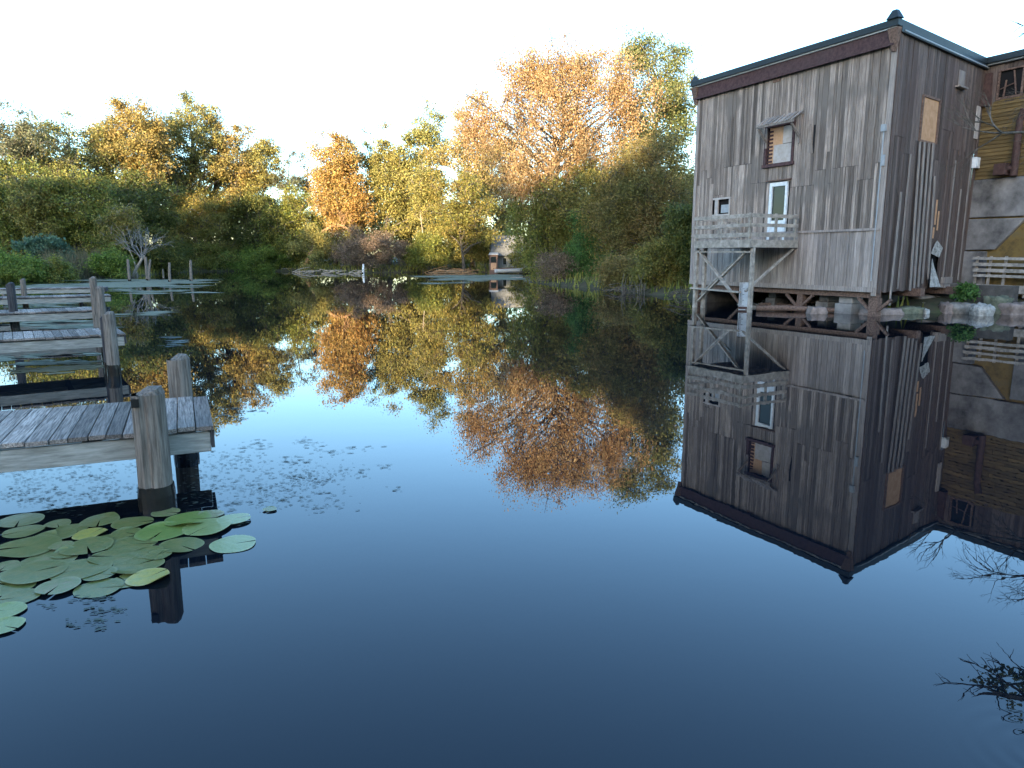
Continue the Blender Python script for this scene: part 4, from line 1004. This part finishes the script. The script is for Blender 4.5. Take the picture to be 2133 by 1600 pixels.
q = MB(); q.box(-.36, .36, -.02, .03, 1.1, 1.85); q.build("window", M_glass, st)
q = MB(); q.hexa([(-.68, -.12, 2.105), (.68, -.12, 2.105), (.68, 1.32, 2.105), (-.68, 1.32, 2.105)], [(-.6, -.05, 2.22), (.6, -.05, 2.22), (.6, 1.25, 2.42), (-.6, 1.25, 2.42)]); q.build("roof", M_metal, st)
# white rowing boat drawn up at the cottage
bx_ = atd(1060, 558, 91)
M_oldwhite = plain("weathered_white_paint", (0.36, 0.35, 0.33), 0.6)
bo = thing("rowing_boat", "small white rowing boat lying at the cottage bank", "boat", (bx_[0], 91, 0.06), 0.25)
V = []; F = []; nn = 9
for i in range(nn):
    t_ = i/(nn-1); xx = (t_-.5)*3.6; wb = 0.62*(1-(abs(t_-.42)/.62)**2.2); 
    V += [(xx, -wb, .48+.15*t_**2), (xx, -wb*.6, .02), (xx, wb*.6, .02), (xx, wb, .48+.15*t_**2), (xx, wb*.86, .46+.15*t_**2), (xx, wb*.5, .08), (xx, -wb*.5, .08), (xx, -wb*.86, .46+.15*t_**2)]
for i in range(nn-1):
    for k in range(8): F.append((i*8+k, i*8+(k+1) % 8, (i+1)*8+(k+1) % 8, (i+1)*8+k))
F += [tuple(range(7, -1, -1)), tuple(range((nn-1)*8, nn*8))]
q = MB(); q.add(V, F); q.build("hull", M_oldwhite, bo, True)
q = MB(); q.box(-.5, -.25, -.45, .45, .33, .36); q.box(.4, .62, -.42, .42, .34, .37); each(q, "seat", M_beam_dark, bo)

# ------------------------------------------------------------------ floating plants
def pad_mesh(seed):
    rr = np.random.RandomState(seed); n = 34; notch = rr.uniform(0.02, 0.09)
    V = [(0, 0, 0.0)]; ph = rr.uniform(0, 6, 4); curl = rr.choice([0.0, 0.03, 0.08, 0.2, 0.3])
    for ring_ in range(1, 5):
        r_ = ring_/4
        for k in range(n):
            a = notch + (2*pi-2*notch)*k/(n-1)
            wob = 1+.03*sin(3*a+ph[0])+.02*sin(5*a+ph[1])
            z_ = 0.012*r_*sin(2*a+ph[2])*r_ + (curl*max(0, sin(a+ph[3]))**6 if ring_ == 4 else 0) - .01*(1-r_)*0
            V.append((cos(a)*r_*wob, sin(a)*r_*wob, z_))
    F = []
    for k in range(n-1): F.append((0, 1+k, 2+k))
    for g_ in range(3):
        for k in range(n-1):
            i = 1+g_*n+k; F.append((i, i+n, i+n+1, i+1))
    me = bpy.data.meshes.new("lily_pad"); me.from_pydata(V, [], F); me.update()
    me.polygons.foreach_set("use_smooth", [True]*len(me.polygons)); return me
def padmat(name, c, edge, blotch):
    m, nt, p = nodes_of(name)
    tc = nt.nodes.new("ShaderNodeTexCoord")
    n_ = noise(nt, 2.2, 5, tc.outputs["Object"]); r_ = ramp(nt, [(0.42, c), (0.62, blotch)]); nt.links.new(n_.outputs[0], r_.inputs[0])
    ln_ = nt.nodes.new("ShaderNodeVectorMath"); ln_.operation = 'LENGTH'; nt.links.new(tc.outputs["Object"], ln_.inputs[0])
    er = ramp(nt, [(0.86, (0, 0, 0)), (0.98, (1, 1, 1))]); nt.links.new(ln_.outputs["Value"], er.inputs[0])
    sp_ = nt.nodes.new("ShaderNodeSeparateXYZ"); nt.links.new(tc.outputs["Object"], sp_.inputs[0])
    at_ = nt.nodes.new("ShaderNodeMath"); at_.operation = 'ARCTAN2'; nt.links.new(sp_.outputs[1], at_.inputs[0]); nt.links.new(sp_.outputs[0], at_.inputs[1])
    mu = nt.nodes.new("ShaderNodeMath"); mu.operation = 'MULTIPLY'; mu.inputs[1].default_value = 15; nt.links.new(at_.outputs[0], mu.inputs[0])
    si = nt.nodes.new("ShaderNodeMath"); si.operation = 'SINE'; nt.links.new(mu.outputs[0], si.inputs[0])
    vr = ramp(nt, [(0.86, (0, 0, 0)), (1.0, (0.5, 0.5, 0.5))]); nt.links.new(si.outputs[0], vr.inputs[0])
    col = mixc(nt, r_.outputs[0], edge, er.outputs[0]); col = mixc(nt, col, edge, vr.outputs[0])
    sn = noise(nt, 7.0, 3, tc.outputs['Object']); sr_ = ramp(nt, [(0.62, (0, 0, 0)), (0.70, (0.8, 0.8, 0.8))]); nt.links.new(sn.outputs[0], sr_.inputs[0])
    col = mixc(nt, col, (0.11, 0.085, 0.03), sr_.outputs[0])
    nt.links.new(col, p.inputs["Base Color"]); p.inputs["Roughness"].default_value = 0.33
    b_ = nt.nodes.new("ShaderNodeBump"); b_.inputs["Strength"].default_value = 0.25; b_.inputs["Distance"].default_value = 0.02
    nt.links.new(n_.outputs[0], b_.inputs["Height"]); nt.links.new(b_.outputs[0], p.inputs["Normal"])
    return m
PM = dict(g=padmat("pad_green", (0.105, 0.125, 0.032), (0.155, 0.165, 0.058), (0.15, 0.14, 0.036)),
          b=padmat("pad_bright_green", (0.125, 0.18, 0.035), (0.18, 0.22, 0.07), (0.15, 0.19, 0.04)),
          p=padmat("pad_pale_green", (0.165, 0.205, 0.06), (0.23, 0.26, 0.095), (0.19, 0.22, 0.07)),
          y=padmat("pad_yellow", (0.33, 0.27, 0.045), (0.36, 0.30, 0.10), (0.24, 0.24, 0.06)),
          o=padmat("pad_olive", (0.14, 0.16, 0.05), (0.20, 0.20, 0.09), (0.20, 0.17, 0.08)))
PADS = [
 (40,1082,44,'g',"long dull pad alone at the far left, back row of the lily patch"), (48,1105,38,'g',"round dull pad alone at the left edge, just in front of the long one"),
 (120,1090,27,'g',"small dim pad in the back row right of the lone left pair"), (208,1083,40,'g',"wide pale-rimmed pad in the back row left of the wet post foot"),
 (116,1115,40,'g',"pad with a dark gap at its right, under the small dim back pad"), (188,1112,34,'y',"pad with a bright yellow top lying across its neighbour left of the post"),
 (58,1139,62,'g',"largest pad touching the black gap at the left edge"), (128,1137,24,'o',"narrow yellow-edged sliver of pad beside the largest left pad"),
 (182,1139,48,'g',"round pad ringed by a thin black crescent in the middle of the patch"), (104,1163,56,'o',"blotched brown-yellow pad right of the black gap"),
 (12,1177,27,'o',"half pad at the left edge below the black gap"), (276,1088,40,'g',"pad touching the left of the wet post foot"),
 (262,1109,28,'g',"small pad tucked under the one at the post foot"), (338,1107,52,'b',"brightest green pad in front of the post foot"),
 (392,1082,46,'b',"bright pad right of the post foot in the back row"), (345,1068,28,'o',"olive curled pad lying against the wet post foot"),
 (432,1098,50,'p',"ragged pale pad at the right of the back row"), (488,1082,34,'p',"faint torn pad trailing off at the back right corner"),
 (376,1134,46,'g',"clean oval pad over the dock's dark reflection"), (486,1131,46,'p',"pale pad lying apart at the far right with a folded edge"),
 (276,1133,48,'g',"broad pad left of the clean oval one"), (228,1122,32,'g',"pad squeezed behind the broad middle pad"),
 (286,1176,52,'g',"big pad in the front row above the yellow one"), (309,1202,43,'y',"mustard yellow pad with a torn rim in the front row by the post's reflection"),
 (236,1160,48,'g',"pad with a small dark slit at its right in the middle of the patch"), (168,1187,60,'g',"large smooth pad in the front centre of the patch"),
 (74,1192,62,'g',"large pad spreading over the front left of the patch"), (22,1218,48,'g',"pad at the left edge beside the front dark hole"),
 (206,1223,48,'g',"speckled pad at the very front centre, right of the dark hole"), (14,1270,38,'p',"bright smooth pad low at the left edge, upper of the front pair"),
 (8,1303,38,'p',"lowest pad of the patch, cut by the left edge"), (18,1200,34,'o',"olive pad overlapping the large front left pad at the picture edge"),
 (88,1121,28,'g',"small pad between the dim back pad and the largest left pad"), (308,1150,32,'g',"dull pad showing its rim below the broad middle pad"),
 (205,1196,36,'g',"pad peeping out between the smooth front pad and the big pad above the yellow one"), (122,1222,42,'o',"browning pad lying half over the front dark hole"),
 (262,1208,36,'g',"pad pushed against the left end of the mustard yellow one"), (40,1242,40,'g',"dim pad above the bright front pair at the left edge"),
 (150,1100,30,'g',"thin grey-green pad behind the pad with the dark gap at its right"), (440,1070,26,'o',"small olive pad behind the ragged pale one"),
 (562,1060,14,'g',"tiny solitary pad adrift right of the patch"), (140,1152,30,'g',"pad hidden under the blotched brown-yellow one"), (330,1156,26,'g',"small pad beneath the clean oval one, over the dark reflection")]
pms = [pad_mesh(s) for s in range(9)]
rr = random.Random(77)
for i, (px, py, hw_, mk_, lab) in enumerate(PADS):
    P = atz(px, py, 0.012); rad = hw_/FPX*P[1]*1.05
    me = pms[i % 9].copy(); o = link("lily_pad", me, PM[mk_])
    o.location = (P[0], P[1], 0.005+0.0018*(i % 9)); o.scale = (rad, rad*rr.uniform(.92, 1.05), rad)
    o.rotation_euler = (rr.uniform(-.016, .016), rr.uniform(-.016, .016), rr.uniform(0, 6.28))
    tag(o, lab, "lily pad", "lily pads around the near post")

def flakes(name, label, regions, mat, z=0.004):
    rs = np.random.RandomState(len(regions)*7+1); V = []; F = []
    for (x0, x1, y0, y1, n, s0, s1, skewx) in regions:
        # clustered scatter
        nc = max(3, n//14); cxs = rs.uniform(x0, x1, nc); cys = rs.uniform(y0, y1, nc)
        for k in range(n):
            j = rs.randint(nc)
            px = cxs[j]+rs.normal(0, (x1-x0)*.07); py = cys[j]+rs.normal(0, (y1-y0)*.07)
            if not (y0-12 < py < y1+12): continue
            P = atz(px, py); s = rs.uniform(s0, s1)*rs.uniform(.5, 1.3); a = rs.uniform(0, 3.14); m_ = 6; el = rs.uniform(.25, .7)
            b0_ = len(V)
            for q_ in range(m_):
                t_ = 2*pi*q_/m_; r_ = s*rs.uniform(.6, 1.2)
                ux, uy = cos(t_)*r_*skewx, sin(t_)*r_*el
                V.append((P[0]+ux*cos(a*.2)-uy*sin(a*.2), P[1]+ux*sin(a*.2)+uy*cos(a*.2), z+rs.uniform(0, .002)))
            F.append(tuple(range(b0_, b0_+m_)))
    me = np_mesh(name, V, F)
    return tag(link(name, me, mat), label, "duckweed", kind="stuff")
M_duck = rough_mat("grey_duckweed", (0.085, 0.092, 0.05), (0.20, 0.195, 0.13), 3.0, 0.85, 0)
M_fleck = rough_mat("dark_water_weed", (0.02, 0.03, 0.025), (0.07, 0.09, 0.07), 3.0, 0.6, 0)
flakes("water_weed", "scattered dark flecks of weed floating around the near dock", [(400, 720, 950, 1060, 1000, .005, .013, 2.0), (0, 290, 960, 1065, 800, .005, .013, 2.0), (520, 760, 900, 960, 120, .007, .02, 2.2),
        (740, 840, 960, 1020, 40, .006, .015, 2), (60, 260, 1240, 1310, 130, .008, .018, 1.3), (440, 640, 845, 880, 60, .01, .03, 2), (240, 400, 690, 720, 40, .05, .12, 2), (400, 520, 1040, 1090, 90, .006, .016, 1.8)], M_fleck)
flakes("duckweed", "grey-green film of duckweed spread on the water before the left bank and the inlet", [(190, 420, 583, 598, 900, .3, .8, 1.6), (60, 230, 592, 599, 420, .3, .7, 1.6), (240, 420, 599, 612, 160, .15, .5, 2.0), (900, 1095, 573, 583, 520, .4, 1.0, 1.8), (880, 1000, 582, 592, 120, .2, .6, 2.4),
        (0, 215, 625, 640, 200, .1, .3, 1.8), (0, 210, 668, 684, 200, .08, .25, 1.8), (0, 200, 738, 775, 260, .05, .16, 1.8), (230, 330, 640, 660, 50, .1, .3, 2.2)], M_duck)

# ------------------------------------------------------------------ overhanging bare tree on the near right bank
rng = random.Random(12)
tb = (14.6, 11.6); gb_ = gz(*tb)
t = world_thing("overhanging_tree", "bare-twigged tree reaching in from the right over the water", "tree", (tb[0], tb[1], gb_))
q = MB(); q.tube([(tb[0], tb[1], gb_-.3), (tb[0]-.1, tb[1]+.2, 2.5), (tb[0]-.3, tb[1]+.6, 4.2), (tb[0]-.2, tb[1]+.8, 7.5)], [.26, .2, .16, .07], 9); q.build("trunk", M_bark, t, True)
q = MB()
def limb(pts, rads, twigs, L, dirb, depth=3):
    q.tube(pts, rads, 6, False)
    for k in range(twigs):
        i = rng.randrange(max(0, len(pts)-3), len(pts)); bare(q, rng, pts[i], (dirb[0]+rng.uniform(-.6, .6), dirb[1]+rng.uniform(-.6, .6), dirb[2]+rng.uniform(-.5, .6)), L, 0.022, depth, 0.6)
limb([(14.4, 12.0, 3.6), (13.4, 13.6, 4.6), (12.6, 14.6, 4.9), (11.7, 15.3, 5.2)], [.08, .06, .045, .03], 12, 0.72, (-.4, .3, .2), 4)
limb([(14.3, 12.1, 4.1), (13.6, 14.0, 4.6), (12.4, 16.0, 4.7), (11.2, 17.0, 4.8)], [.07, .05, .035, .025], 10, 0.7, (-.35, .2, -.15), 3)
limb([(14.4, 11.8, 3.4), (12.0, 10.9, 4.2), (9.6, 10.3, 4.6), (8.0, 10.0, 4.75)], [.07, .05, .035, .02], 9, 0.55, (-.8, -.1, .1), 2)
limb([(14.4, 11.8, 4.2), (11.8, 11.4, 5.0), (9.4, 11.4, 5.3), (8.5, 11.3, 5.4)], [.06, .045, .03, .02], 7, 0.5, (-.7, 0, .2), 2)
q.build("branches", M_bark, t)
rs = np.random.RandomState(4)
C = np.array([(8.0-.0+rs.uniform(-.6, 1.3), 10.0+rs.uniform(-.5, .5), 4.72+rs.uniform(-.22, .22)) for _ in range(26)]+[(8.7+rs.uniform(-.4, .8), 11.3+rs.uniform(-.4, .4), 5.4+rs.uniform(-.2, .2)) for _ in range(12)]) - np.array([tb[0], tb[1], gb_])
link("foliage", leaf_mesh("foliage", rs, C, np.full(len(C), .16), 16, .09), pal("green"), t)
